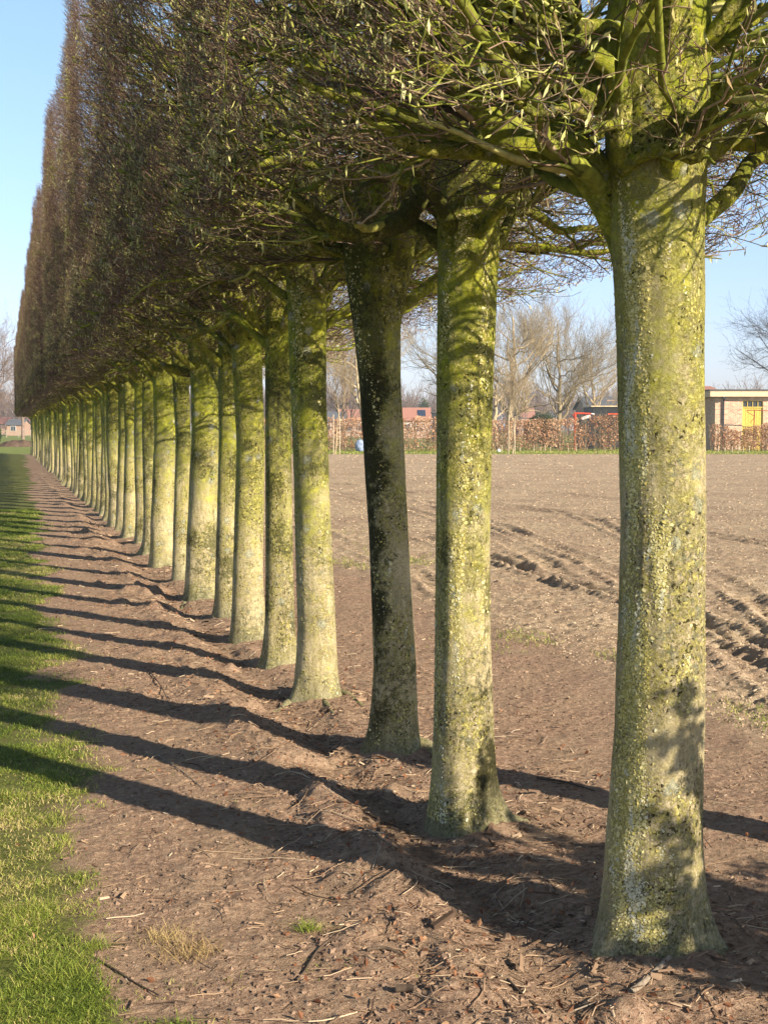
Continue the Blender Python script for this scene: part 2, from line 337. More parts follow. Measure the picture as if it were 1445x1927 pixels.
def make_ground_material():
    m, t, b = mat('earth_and_turf', .95, .12)
    tc = node(t, 'TexCoord').outputs['Object']
    ga, fa, va, pa = attr(t, 'grassy'), attr(t, 'field'), attr(t, 'verge'), attr(t, 'patch')
    n1 = ntex(t, tc, 3, 5); n2 = ntex(t, tc, 40, 5, .7); n3 = ntex(t, tc, 150, 3, .7)
    soil = ramp(t, n2, [(.28, c4(.13, .08, .055)), (.5, c4(.345, .225, .16)), (.70, c4(.54, .40, .29))])
    soil = mix(t, ramp(t, n1, [(.35, 0.), (.65, .55)]), soil, ramp(t, n3, [(.3, c4(.25, .18, .12)), (.7, c4(.47, .35, .235))]))
    fld = ramp(t, ntex(t, tc, 9, 6, .75), [(.28, c4(.20, .14, .088)), (.48, c4(.46, .35, .235)), (.66, c4(.64, .52, .37))])
    fld = mix(t, ramp(t, ntex(t, tc, .6, 3), [(.4, 0.), (.62, .4)]), fld, c4(.27, .17, .13))
    # straw and chips lying about
    v = vor(t, tc, 34); ch = mth(t, 'MULTIPLY', mth(t, 'GREATER_THAN', node_col_x(t, v.outputs['Color']), .80), mth(t, 'LESS_THAN', mth(t, 'ADD', v.outputs['Distance'], mth(t, 'MULTIPLY', mth(t, 'SUBTRACT', n3, .5), 1.)), .28))
    soil = mix(t, mth(t, 'MULTIPLY', ch, .75), soil, ramp(t, n3, [(.3, c4(.30, .21, .14)), (.7, c4(.52, .42, .30))]))
    col = mix(t, fa, soil, fld)
    gcol = ramp(t, n2, [(.3, c4(.05, .07, .015)), (.55, c4(.15, .17, .04)), (.75, c4(.28, .27, .10))])
    dry = ramp(t, n3, [(.3, c4(.10, .10, .04)), (.7, c4(.30, .27, .12))])
    gcol = mix(t, ramp(t, n1, [(.42, 0.), (.7, .7)]), gcol, dry)
    col = mix(t, ramp(t, mth(t, 'ADD', pa, mth(t, 'MULTIPLY', mth(t, 'SUBTRACT', n2, .5), 1.2)), [(.35, 0.), (.9, .55)]), col, gcol)
    gf = ramp(t, mth(t, 'ADD', ga, mth(t, 'MULTIPLY', mth(t, 'SUBTRACT', n2, .5), .9)), [(.35, 0.), (.65, 1.)])
    col = mix(t, gf, col, gcol)
    vcol = ramp(t, ntex(t, tc, 1.4, 5, .7), [(.3, c4(.12, .17, .03)), (.55, c4(.22, .26, .07)), (.75, c4(.38, .34, .17))])
    vf = ramp(t, mth(t, 'ADD', va, mth(t, 'MULTIPLY', mth(t, 'SUBTRACT', ntex(t, tc, 5, 4), .5), .6)), [(.4, 0.), (.6, 1.)])
    col = mix(t, vf, col, vcol)
    L(t, col, b.inputs['Base Color'])
    nfl = mth(t, 'MULTIPLY', ntex(t, tc, 5.5, 6, .75), fa)
    p0_ = bumpn(t, nfl, .7, .06, b); p = bumpn(t, n2, 1., .018, b, p0_); bumpn(t, n3, 1., .007, b, p)
    return m
M_GROUND = make_ground_material()

def axis(parts):
    out = []
    for a, b, s in parts: out += list(np.arange(a, b, s))
    return np.array(out)
xs = np.concatenate([-np.geomspace(.6, 400, 60)[::-1], axis([(-.55, -.1, .03), (-.1, 3.2, .0115), (3.2, 6.2, .022), (6.2, 12, .045)]), 12+np.geomspace(.05, 600, 130)])
ysl = [-60, -30, -10, -4, 0, 2.]
y = 2.6
while y < 900:
    ysl.append(y); y += max(.0115, y*y*.00022) if y < 60 else y*.014
ys = np.array(ysl)
X, Y = np.meshgrid(xs, ys); H = hfun(X, Y)+root_mound(X, Y)
far = np.clip((Y-200)/300, 0, 1); H = H*(1-far)
grass, fieldz, verge, patch = zones(X, Y)
grass[Y > 85] = 0
V = np.stack([X, Y, H], -1).reshape(-1, 3)
nx, ny = len(xs), len(ys)
ii = (np.arange(ny-1)[:, None]*nx+np.arange(nx-1)[None]).ravel()
Q = np.stack([ii, ii+1, ii+nx+1, ii+nx], 1)
# the sheet is cut along the turf, soil and field limits
fc = lambda a: a.reshape(-1)[Q].mean(1)
isv = fc(verge) > .5; isg = (fc(grass) > .5) & ~isv; isf = (fc(fieldz) > .5) & ~isv & ~isg
A = dict(grassy=grass.ravel(), field=fieldz.ravel(), verge=verge.ravel(), patch=patch.ravel())
for nm, msk in (('grass_lawn', isg), ('ploughed_field', isf), ('grass_verge', isv), ('bare_soil_strip', ~(isg | isf | isv))):
    q = Q[msk]; us, inv = np.unique(q, return_inverse=True)
    o = obj(nm, meshnp(nm, V[us], inv.reshape(q.shape), M_GROUND, None, True, None, {k: a[us] for k, a in A.items()}))
    tag(o, kind='structure')

# ------------------------------------------------------------------ trees of the row
HW, HD, HR = .95, .78, 1.40                         # half width of the clipped crown, half depth
def spawn(rg, P, rad, n, tlo, thi, lr_, wt, rr, K, box, up=.15, jit=.06, rend=.45):
    """n children on each polyline; wt = (tangent, random, outward)"""
    N, Kp, _ = P.shape; idx = np.repeat(np.arange(N), n); M = len(idx)
    t = rg.uniform(tlo, thi, M)*(Kp-1); k = np.minimum(t.astype(int), Kp-2); f = (t-k)[:, None]
    p0 = P[idx, k]*(1-f)+P[idx, k+1]*f; tg = norm(P[idx, k+1]-P[idx, k])
    r0 = (rad[idx, k]*(1-f[:, 0])+rad[idx, k+1]*f[:, 0])*rr*rg.uniform(.7, 1.1, M)
    rd = norm(rg.normal(size=(M, 3))); ow = p0.copy(); ow[:, 2] = 0; ow = norm(ow+1e-4)
    d = norm(tg*wt[0]+rd*wt[1]+ow*wt[2]+np.array([0, 0, up]))
    bd = norm(rg.normal(size=(M, 3))+np.array([0, 0, up*3]))
    ln = rg.uniform(*lr_, M)
    s = np.linspace(0, 1, K)[None, :, None]
    C = p0[:, None]+ln[:, None, None]*(d[:, None]*s+bd[:, None]*.38*s**2)
    C[:, 1:] += rg.normal(size=(M, K-1, 3))*(jit*ln/(K-1)*1.6)[:, None, None]
    if box is not None:                    # shears: nothing grows past the clipped faces
        lo, hi = box; e = C[:, -1]-p0
        jl = rg.uniform(-.03, .03, (M, 3)); room = np.where(e > 0, (hi+jl-p0), (lo+jl-p0))
        sc = np.clip(np.min(np.where(np.abs(e) > 1e-5, room/np.where(np.abs(e) > 1e-5, e, 1), 9), 1), .0, 1)
        C = p0[:, None]+(C-p0[:, None])*sc[:, None, None]
        keep = (sc > .12) & (C[:, -1, 2] > lo[2]-.03) & (C[:, 0, 2] > lo[2]-.12); C, r0 = C[keep], r0[keep]
    rd2 = r0[:, None]*np.linspace(1, rend, K)[None]
    return C, rd2
def buds(rg, P, n, size, tlo=.15, hang=.0):
    N, K, _ = P.shape; idx = np.repeat(np.arange(N), n); M = len(idx)
    t = rg.uniform(tlo, .999, M); t = np.where(np.arange(M) % n == 0, .999, t)*(K-1)
    k = np.minimum(t.astype(int), K-2); f = (t-k)[:, None]
    p = P[idx, k]*(1-f)+P[idx, k+1]*f; tg = norm(P[idx, k+1]-P[idx, k])
    d = norm(tg*.9+norm(rg.normal(size=(M, 3)))*.6+np.array([0, 0, .25]))
    hg = rg.random(M) < hang; d[hg] = norm(np.array([0, 0, -1.])+rg.normal(size=(M, 3))*.25)[hg]
    s = norm(np.cross(d, rg.normal(size=(M, 3)))); nn = np.cross(d, s)
    ln = rg.uniform(*size, M)[:, None]*np.where(hg, 1.5, 1)[:, None]; wd = ln*rg.uniform(.07, .15, M)[:, None]
    V = np.stack([p, p+d*ln*.45+s*wd+nn*wd*.5, p+d*ln, p+d*ln*.45-s*wd+nn*wd*.5], 1).reshape(-1, 3)
    Q = np.arange(M)[:, None]*4+np.arange(4)
    return V, Q, np.repeat(np.clip(rg.normal(.55, .22, M)+.25*hg, 0, 1), 4)
def rand_limbs(rg, n, zlo, zhi, low=0):
    """main limbs: they leave the trunk steeply and bend out level"""
    out = []
    for i in range(n):
        a = i*2.39996+rg.uniform(-.35, .35)+rg.uniform(0, .3)
        z0 = zlo+(zhi-zlo)*(i/n)**1.15; ln = rg.uniform(.75, 1.05)
        ex, ey = math.cos(a), math.sin(a)
        k = min((HR if ex > 0 else HW)/abs(ex) if abs(ex) > .1 else 9, HD/abs(ey) if abs(ey) > .1 else 9)
        Rr = min(k, 1.15 if ex < .3 else 1.3)*ln; rise = rg.uniform(.18, .5) if i >= low else rg.uniform(.02, .30)
        K = 9; s = np.linspace(0, 1, K)
        x = Rr*s**.85; zc = z0-.22+.22*np.minimum(s*4, 1)+rise*s+.05*np.sin(s*7+i)
        w_ = .10*np.sin(s*5+i*1.7)*s
        P = np.stack([ex*x-ey*w_, ey*x+ex*w_, zc], -1); P[1:] += rg.normal(size=(K-1, 3))*.016
        r0 = rg.uniform(.020, .034)*(.8 if ex > .2 and low else 1)
        out.append((P, r0*np.linspace(1.25, .30, K)))
    return out
def crown_mesh(name, rg, limbs, top=6.2, shoots=6500, dense=1., box_lo=2.14):
    P = np.stack([resample(l[0], 9) for l in limbs]); rad = np.stack([np.interp(np.linspace(0, 1, 9), np.linspace(0, 1, len(l[1])), l[1]) for l in limbs])
    box = (np.array([-HW, -HD, box_lo]), np.array([HR, HD, top]))
    out = []
    nr = dense > 1.3                       # the nearest crowns: longer, curving, more open branches
    C1, r1 = spawn(rg, P, rad, int(7*dense) if not nr else 8, .25, 1, (.30, .75) if not nr else (.4, 1.05), (.7, .55, .35), .48 if nr else .55, 8 if nr else 6, box, .0 if nr else .12, .07)
    C2, r2 = spawn(rg, C1, r1, (3 if dense > 1.8 else 4) if nr else 6, .12, 1, (.18, .48) if not nr else (.22, .66), (.8, .5, .25), .58, 7 if nr else 5, box, .05 if nr else .14, .07)
    r2 = np.maximum(r2, .0022)
    C3, r3 = spawn(rg, C2, r2, 4, .15, 1, (.07, .26), (.8, .55, .2), .6, 5 if nr else 4, box, .2, .07); r3 = np.maximum(r3, .0013)
    # short shoots that make the sheared skin
    M = shoots; u = rg.random((M, 3)); p = np.stack([-HW+u[:, 0]*(HW+HR), (u[:, 1]*2-1)*(HD+.02), 2.3+(top-2.3)*u[:, 2]], -1)
    w_ = rg.random(M); sd = np.where(rg.random(M) < .5, -1, 1)
    inn = rg.gamma(1.5, .035, M)
    side = w_ < .84; p[side, 0] = np.where(sd > 0, HR-inn, inn-HW)[side]
    tp = ~side & (w_ < .90); p[tp, 2] = top-inn[tp]
    bt = w_ >= .90; p[bt, 2] = box_lo+.05+inn[bt]*1.4
    bulge = .045*fbm(p[:, 1]*2.2+13., p[:, 2]*2.2, 0, 3); p[:, 0] += np.sign(p[:, 0])*bulge*side
    up = norm(np.stack([np.sign(p[:, 0])*side*.8+rg.normal(size=M)*.55, rg.normal(size=M)*.55, np.where(bt, .0, .75)+rg.normal(size=M)*.35], -1))
    ln = rg.uniform(.035, .105, M)*np.where((rg.random(M) < .01) & side & (p[:, 0] < 0) & (p[:, 2] > 2.6), 2.4, 1)
    s = np.linspace(-.4, .6, 3)[None, :, None]
    C4 = p[:, None]+up[:, None]*ln[:, None, None]*s; C4[:, 1] += rg.normal(size=(M, 3))*.006
    r4 = np.broadcast_to(np.array([.0019, .0016, .0009]), (M, 3))
    G = Geo()
    for C, r, S, lo, mi_ in ((C1[::2], r1[::2], 6, .25, 2), (C1[1::2], r1[1::2], 6, .35, 2), (C2[::2], r2[::2], 4, .25, 0), (C2[1::2], r2[1::2], 4, .4, 2), (C3, r3, 3, .3, 0), (C4, r4, 3, .15, 3)):
        v, q = tubes(C, r, S); G.add(v, q, mi_, np.repeat(np.clip(rg.normal(lo+.2, .2, len(C)), 0, 1), C.shape[1]*S))
    v, q, a = buds(rg, C3, 4 if nr else 3, (.012, .028), .2, .15); G.add(v, q, 1, a)
    v, q, a = buds(rg, C4, 1, (.009, .018), .5); G.add(v, q, 1, a*.7)
    v, q, a = buds(rg, C2, 3, (.012, .03), .3, .25); G.add(v, q, 1, a)
    return G.mesh(name, [M_TWIG, M_BUD, M_MTWIG, M_SHOOT], True)
def resample(P, K):
    P = np.asarray(P, float); d = np.r_[0, np.cumsum(np.linalg.norm(np.diff(P, axis=0), axis=1))]
    s = np.linspace(0, d[-1], K); return np.stack([np.interp(s, d, P[:, i]) for i in range(3)], -1)
def smoothline(P, K):
    """Catmull-Rom through the points"""
    P = np.asarray(P, float); Q_ = np.vstack([2*P[0]-P[1], P, 2*P[-1]-P[-2]]); out = []
    for i in range(len(P)-1):
        a, b, c, d = Q_[i:i+4]
        for t in np.linspace(0, 1, 6, endpoint=(i == len(P)-2)):
            out.append(.5*((2*b)+(-a+c)*t+(2*a-5*b+4*c-d)*t*t+(-a+3*b-3*c+d)*t**3))
    return resample(out, K)
def limb_mesh(P, rad, seed, S=14):
    K = max(14, len(P)*3); P2 = smoothline(P, K); r2 = np.interp(np.linspace(0, 1, K), np.linspace(0, 1, len(rad)), rad)
    r2 = r2*(1+.07*noise(np.arange(K)*.7, np.zeros(K)+seed))
    v, q = tubes(P2[None], r2[None], S)
    c = np.repeat(P2, S, 0); v = c+(v-c)*(1+.10*noise(v[:, 0]*18, v[:, 1]*18, v[:, 2]*18+seed))[:, None]
    return meshnp('limb', v, q, M_BARK, None, True)
def trunk_surf(r0, seed, lean, S, zs, flare=.55, foot=None):
    """rows of points round a leaning trunk; lean = list of (z, dx, dy, radius factor)"""
    z = np.asarray(zs); th = np.arange(S)*2*math.pi/S
    Lz = np.array(lean, float)
    dx = np.interp(z, Lz[:, 0], Lz[:, 1]); dy = np.interp(z, Lz[:, 0], Lz[:, 2]); rf = np.interp(z, Lz[:, 0], Lz[:, 3])
    for a in (dx, dy, rf):                 # soften the kinks
        for _ in range(3): a[1:-1] = (a[:-2]+2*a[1:-1]+a[2:])/4
    Z, T = np.meshgrid(z, th, indexing='ij')
    lob = np.zeros_like(T); rs = np.random.RandomState(seed)
    for k in range(5):
        a0 = rs.uniform(0, 2*math.pi); lob += np.exp(-(np.angle(np.exp(1j*(T-a0)))/.33)**2)*rs.uniform(.5, 1.3)
    r = r0*rf[:, None]*(1+flare*(.38+.75*lob)*np.exp(-np.maximum(Z+.02, 0)/.085)+.16*np.exp(-Z/.35))
    cx, cy = np.cos(T), np.sin(T)
    r = r*(1+.055*fbm(cx*1.4+seed, cy*1.4, Z*2.2, 3)+.012*fbm(cx*7+seed, cy*7, Z*9, 3)+.05*(np.clip(noise(cx*2.6+seed, cy*2.6, Z*4.2), .45, 1)-.45))
    r = r*(1+.02*np.sin(T*5+seed)*np.clip((Z-.9)/1.2, 0, 1)+.022*np.sin(T*3+seed*2))
    return dx[:, None]+r*cx, dy[:, None]+r*cy, Z, T, r
def trunk_mesh(r0, seed, lean, S=40, nz=110, top=5.6, m=None):
    m = m or M_BARK
    zs = np.concatenate([np.linspace(-.12, .5, int(nz*.25)), np.linspace(.5, 2.9, int(nz*.55))[1:], np.linspace(2.9, top, int(nz*.2))[1:]])
    x, y_, z, T, r = trunk_surf(r0, seed, lean, S, zs)
    f = 1+.0*z; v = np.stack([x, y_, z], -1).reshape(-1, 3); n = len(zs)
    i = np.arange(n-1)[:, None]*S; s = np.arange(S)[None]; s2 = (s+1) % S
    q = np.stack([i+s, i+s2, i+S+s2, i+S+s], -1).reshape(-1, 4)
    return meshnp('trunk', v, q, m, None, True)
def flakes(r0, seed, lean, n, size, zr, face, spread, warm, m=None, lift=.001, clump=None):
    """crusts of lichen (or moss) standing off the bark, facing angle `face` +- spread"""
    rg = np.random.default_rng(seed+77)
    zs = np.concatenate([np.linspace(-.12, .5, 40), np.linspace(.5, 3.2, 120)[1:]]); S = 96
    x, y_, z, T, r = trunk_surf(r0, seed, lean, S, zs)
    G = np.stack([x, y_, z], -1)
    M = n*4; zz = rg.uniform(zr[0], zr[1], M); th = rg.normal(face, spread, M) % (2*math.pi)
    cl = fbm(np.cos(th)*2.2+seed*3, np.sin(th)*2.2, zz*2.6, 4)+.25*rg.normal(size=M)*.6
    if clump is not None: cl = cl+clump(zz, th)
    k = np.argsort(-cl)[:n]; zz, th = zz[k], th[k]
    iz = np.clip(np.searchsorted(zs, zz)-1, 0, len(zs)-2); it = (th/(2*math.pi)*S).astype(int) % S
    fz = (zz-zs[iz])/(zs[iz+1]-zs[iz]); ft = th/(2*math.pi)*S-np.floor(th/(2*math.pi)*S)
    a, b_, c, d = G[iz, it], G[iz, (it+1) % S], G[iz+1, it], G[iz+1, (it+1) % S]
    fz = fz[:, None]; ft = ft[:, None]
    p = (a*(1-ft)+b_*ft)*(1-fz)+(c*(1-ft)+d*ft)*fz
    tx = norm(b_-a); tz = norm(c-a); nn = norm(np.cross(tx, tz))
    N = n; K = 6; ang = np.arange(K)*2*math.pi/K
    sz = rg.gamma(3, size/3, N)[:, None]; rr = sz*rg.uniform(.55, 1.3, (N, K))
    ring = p[:, None]+tx[:, None]*(np.cos(ang)*rr)[..., None]+tz[:, None]*(np.sin(ang)*rr)[..., None]+nn[:, None]*(lift+rg.uniform(.0, .45, (N, K))*sz*.5)[..., None]
    cen = p+nn*(lift+.0005)
    tilt = rg.normal(size=(N, 3))*.15*sz
    ring += tilt[:, None]*np.cos(ang)[None, :, None]
    V = np.concatenate([ring, cen[:, None]], 1).reshape(-1, 3)
    b0 = np.arange(N)[:, None]*(K+1)
    Q = np.concatenate([np.stack([b0[:, 0]+2*j, b0[:, 0]+2*j+1, b0[:, 0]+(2*j+2) % K, b0[:, 0]+K], -1) for j in range(3)], 0)
    cc = rg.random(N); blot = fbm(np.cos(th)*4+seed, np.sin(th)*4, zz*5, 3); white = fbm(np.cos(th)*6+seed, np.sin(th)*6, zz*9+40, 3)+rg.normal(size=N)*.12 > .33
    val = np.where(white, .68+.32*cc, .62*np.clip(cc*.7+.3+blot*.3, 0, 1))
    return meshnp('lichen', V, Q, m or M_FLAKE, None, False, np.repeat(val, K+1))

ORD = ['nearest', 'second', 'third', 'fourth', 'fifth', 'sixth', 'seventh', 'eighth', 'ninth', 'tenth', 'eleventh', 'twelfth', 'thirteenth',
       'fourteenth', 'fifteenth', 'sixteenth', 'seventeenth', 'eighteenth', 'nineteenth', 'twentieth']
TENS = {2: ('twenty', 'twentieth'), 3: ('thirty', 'thirtieth'), 4: ('forty', 'fortieth'), 5: ('fifty', 'fiftieth'), 6: ('sixty', 'sixtieth'), 7: ('seventy', 'seventieth')}
ONES = ['', 'first', 'second', 'third', 'fourth', 'fifth', 'sixth', 'seventh', 'eighth', 'ninth']
def ordw(n):
    if n <= 20: return ORD[n-1]
    a, b_ = divmod(n, 10); return TENS[a][1] if b_ == 0 else TENS[a][0]+'-'+ONES[b_]
LAB = {0: 'nearest clipped hornbeam, stout pale trunk thick with yellow and white lichen',
       1: 'second clipped hornbeam from the camera, straight trunk with dark moss specks low on its right',
       2: 'third clipped hornbeam, its leaning trunk in shade with a thin sunlit right edge',
       3: 'fourth clipped hornbeam, evenly yellow-green trunk with spreading roots at its foot',
       4: 'fifth clipped hornbeam, pale trunk with a grey lichen blotch at mid height',
       5: 'sixth clipped hornbeam, yellow trunk with a dark moss patch low on its right side',
       6: 'seventh clipped hornbeam, slim dark-speckled trunk leaning left at the top',
       7: 'eighth clipped hornbeam, broad trunk flecked with dark moss and a root bulging left',
       8: 'ninth clipped hornbeam, slender smooth trunk just left of the broad flecked one'}
def px_lean(i, pts, dist):
    """trunk axis from its centre line in the photo: [(y pixel, x pixel, radius factor)]"""
    bx, by = TPOS[i]; out = []
    for py, px, rf in pts:
        p = at(px, py, dist); out.append((p[2], p[0]-bx, 0., rf))
    return sorted(out)
# radius, lean
def depth_of(i): return float(np.dot(np.array([TPOS[i][0], TPOS[i][1], 0])-EYE, FW))
SPEC = {
 0: (.124, [(-.2, -.0, 0, 1.04), (.3, .0, 0, 1.06), (.62, .012, 0, 1.02), (1.2, .015, 0, .97), (1.75, .0, 0, .98), (2.0, -.012, 0, 1.04), (2.25, -.02, 0, 1.14), (2.6, -.02, 0, 1.2), (3.2, 0, 0, .8), (5.6, 0, 0, .2)]),
 1: (.107, [(-.2, 0, 0, 1.06), (.4, .0, 0, 1.0), (1., -.005, 0, .94), (1.7, .0, 0, .98), (2.1, .008, 0, 1.04), (2.35, .01, 0, 1.14), (2.8, .01, 0, 1.0), (5.6, 0, 0, .2)]),
 2: (.094, [(-.2, .0, 0, 1.1), (.4, .0, 0, 1.0), (1., -.03, 0, .96), (1.7, -.07, 0, 1.0), (1.95, -.085, 0, 1.14), (2.12, -.08, 0, 1.45), (2.3, -.075, 0, 1.75), (2.6, -.06, 0, 1.2), (5.6, 0, 0, .2)]),
 3: (.102, [(-.2, .0, 0, 1.1), (.4, .0, 0, 1.0), (1., -.02, 0, .96), (1.7, -.04, 0, .96), (2.3, -.05, 0, 1.05), (2.8, -.05, 0, .9), (5.6, 0, 0, .2)]),
}
MESHV = [trunk_mesh(.098+.008*(k % 2), 20+k, [(-.2, 0, 0, 1.08), (.5, .0, 0, 1.), (1.4, .03*(-1)**k, .02, .95), (2.1, .02*(-1)**k-.02, 0, 1.0), (2.4, -.02, 0, 1.12), (2.8, 0, 0, .95), (5.6, 0, 0, .2)]) for k in range(5)]
VAR = []
for k in range(4):
    rg = np.random.default_rng(100+k); lb = rand_limbs(rg, 13, 2.10, 2.8, 13)+rand_limbs(rg, 12, 2.8, 5.4, 0)
    VAR.append((lb, [limb_mesh(p, r_, k*20+j, 8) for j, (p, r_) in enumerate(lb)], crown_mesh('crown', rg, lb, 6.15, 11500)))

def local(i, pts):
    """custom limb: list of (px, py, depth) -> points local to tree i"""
    b0 = np.array([TPOS[i][0], TPOS[i][1], BASEZ[i]])
    return np.array([at(*p)-b0 for p in pts])
BASEZ = [gh(a, b_)+.0 for a, b_ in TPOS]
def row_tree(i):
    x, y_ = TPOS[i]; lb = LAB.get(i, f'clipped hornbeam with a mossy trunk, {ordw(i+1)} of the row counted from the camera')
    if i == len(TPOS)-1: lb = 'farthest clipped hornbeam, at the far left end of the row'
    t = empty('hornbeam_tree', (x, y_, BASEZ[i]), lb, 'tree', 'clipped hornbeams standing in one long row')
    return t
CUSTOM = {
 0: [  # limbs of the nearest tree read from the photo, with depths in metres along the view
  ([(1235, 620, 3.98), (1205, 500, 3.96), (1160, 395, 3.92), (1110, 318, 3.88), (1060, 280, 3.84), (1000, 282, 3.8), (940, 250, 3.75), (890, 190, 3.7), (850, 150, 3.66), (812, 115, 3.62), (815, 50, 3.6), (825, -40, 3.6)], .085, .020),
  ([(1120, 310, 3.9), (1040, 285, 3.9), (972, 292, 3.88), (900, 284, 3.85), (805, 282, 3.8), (747, 259, 3.76), (690, 210, 3.7), (625, 179, 3.65), (560, 150, 3.6)], .034, .007),
  ([(1190, 360, 3.85), (1175, 318, 3.77), (1218, 288, 3.71), (1265, 283, 3.67), (1305, 300, 3.64), (1324, 280, 3.62), (1328, 246, 3.6), (1367, 224, 3.58), (1392, 190, 3.56), (1440, 150, 3.5)], .022, .011),
  ([(1215, 300, 4.0), (1180, 240, 3.95), (1125, 200, 3.85), (1068, 168, 3.75), (1019, 131, 3.65), (960, 90, 3.5), (900, 70, 3.4)], .034, .012),
  ([(1210, 260, 4.0), (1140, 180, 4.0), (1085, 110, 4.0), (1040, 40, 3.98), (980, -60, 3.95)], .07, .035),
  ([(1225, 225, 3.98), (1275, 150, 3.9), (1327, 100, 3.84), (1390, 30, 3.78), (1450, -60, 3.7)], .028, .014),
  ([(1270, 330, 4.0), (1300, 262, 3.98), (1333, 262, 3.95), (1389, 272, 3.9), (1460, 268, 3.85), (1560, 250, 3.8)], .03, .012),
  ([(1290, 180, 4.05), (1350, 175, 4.0), (1395, 188, 3.9), (1418, 222, 3.8), (1450, 262, 3.7), (1520, 270, 3.6)], .034, .026),
  ([(1180, 310, 3.9), (1200, 250, 3.83), (1185, 225, 3.78), (1120, 240, 3.6), (1080, 200, 3.45), (1010, 215, 3.3), (960, 180, 3.15)], .020, .006),
  ([(1290, 170, 4.05), (1240, 105, 3.95), (1180, 60, 3.8), (1100, 50, 3.6), (1030, 60, 3.4), (960, 40, 3.2)], .03, .008),
  ([(1300, 160, 4.05), (1290, 60, 4.05), (1330, -40, 4.0)], .06, .04),
 ],
 1: [([(872, 500, 5.1), (852, 430, 5.08), (830, 385, 5.05), (789, 368, 5.0), (766, 408, 4.95), (728, 430, 4.9), (660, 438, 4.85), (607, 415, 4.8), (557, 377, 4.75), (500, 343, 4.7), (430, 320, 4.6)], .055, .014),
     ([(870, 420, 5.15), (800, 350, 5.2), (720, 320, 5.2), (640, 330, 5.2), (560, 300, 5.2), (480, 310, 5.1)], .045, .012),
     ([(880, 330, 5.1), (860, 200, 5.0), (820, 100, 4.9), (760, 20, 4.8)], .05, .02)],
 2: [([(735, 600, 6.3), (712, 530, 6.3), (683, 478, 6.3), (633, 449, 6.25), (576, 422, 6.2), (523, 398, 6.1), (450, 370, 6.0)], .065, .012),
     ([(735, 580, 6.3), (760, 505, 6.3), (790, 450, 6.35), (830, 440, 6.4), (900, 420, 6.6)], .05, .014)],
 3: [([(580, 560, 7.7), (540, 510, 7.7), (480, 480, 7.6), (420, 455, 7.5), (350, 440, 7.3)], .04, .012)],
 7: [([(390, 750, 12.2), (370, 705, 12.2), (340, 700, 12.1), (290, 680, 12.), (240, 650, 11.8)], .055, .016)],
 6: [([(425, 740, 11.), (395, 680, 11.), (370, 640, 11.), (330, 610, 10.9)], .05, .016)],
}
for i in range(len(TPOS)):
    t = row_tree(i); rg = np.random.default_rng(500+i)
    k = int(rg.integers(0, 4)) if i > 3 else i
    flip = 0.
    r0, lean = SPEC.get(i, (None, None))
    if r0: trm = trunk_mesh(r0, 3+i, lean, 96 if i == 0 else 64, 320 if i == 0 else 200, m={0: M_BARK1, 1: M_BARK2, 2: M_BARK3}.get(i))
    else: trm = MESHV[int(rg.integers(0, 5))]
    tr = obj('trunk', trm, t)
    if not r0:
        s = float(rg.uniform(.86, 1.14)); tr.scale = (s, s, 1); tr.rotation_euler = (0, 0, float(rg.uniform(0, 6.28)))
        if i == 7: tr.scale = (1.2, 1.2, 1)
        if i in (6, 8): tr.scale = (.8, .8, 1)
    cust = []
    if i in CUSTOM:
        for pts, ra, rb in CUSTOM[i]:
            P = local(i, pts); cust.append((P, np.linspace(ra, rb, len(P))))
    if i < 4:
        lbs = rand_limbs(rg, 14, 2.24, 2.95, 14)+rand_limbs(rg, 8, 3., 5.2, 0); allb = cust+lbs
        for j, (p, r_) in enumerate(allb): obj('limb', limb_mesh(p, r_, i*30+j, 14 if i < 2 else 9), t)
        obj('crown', crown_mesh('crown', rg, allb, 6.15, 9000, (2., 1.6, 1.2, 1.2)[i], 2.22), t)
    else:
        lb, lm, cm = VAR[k]
        rot = 0.; fy = -1 if rg.random() < .5 else 1; hs = 1+float(rg.uniform(-.025, .025))
        for j, (p, r_) in enumerate(cust): obj('limb', limb_mesh(p, r_, i*30+j, 9), t)
        for m_ in (lm if i < 26 else lm[:8]):
            o = obj('limb', m_, t); o.scale = (1, fy, 1)
        o = obj('crown', cm, t); o.rotation_euler = (0, 0, rot); o.scale = (1+float(rg.uniform(-.04, .04)), fy, hs)
    if i < 6:
        n = (24000, 9000, 1500, 2400, 1400, 1000)[i]; sz = (.0019, .0021, .0024, .0028, .0034, .004)[i]
        rr0, ll = SPEC.get(i, (.1, [(-.2, 0, 0, 1.), (5, 0, 0, 1.)]))
        if i < 4:
            cl = (lambda zz, th: .42*np.exp(-((np.angle(np.exp(1j*(th-math.pi*1.12))))/.5)**2)-.35*np.clip(zz-1.6, 0, 2)) if i == 0 else None
            fo = obj('lichen', flakes(rr0, 3+i, ll, n, sz, (.05, 2.3), math.pi*1.25, .8, .84, None, .0006, cl), t); tag(fo, kind='stuff')

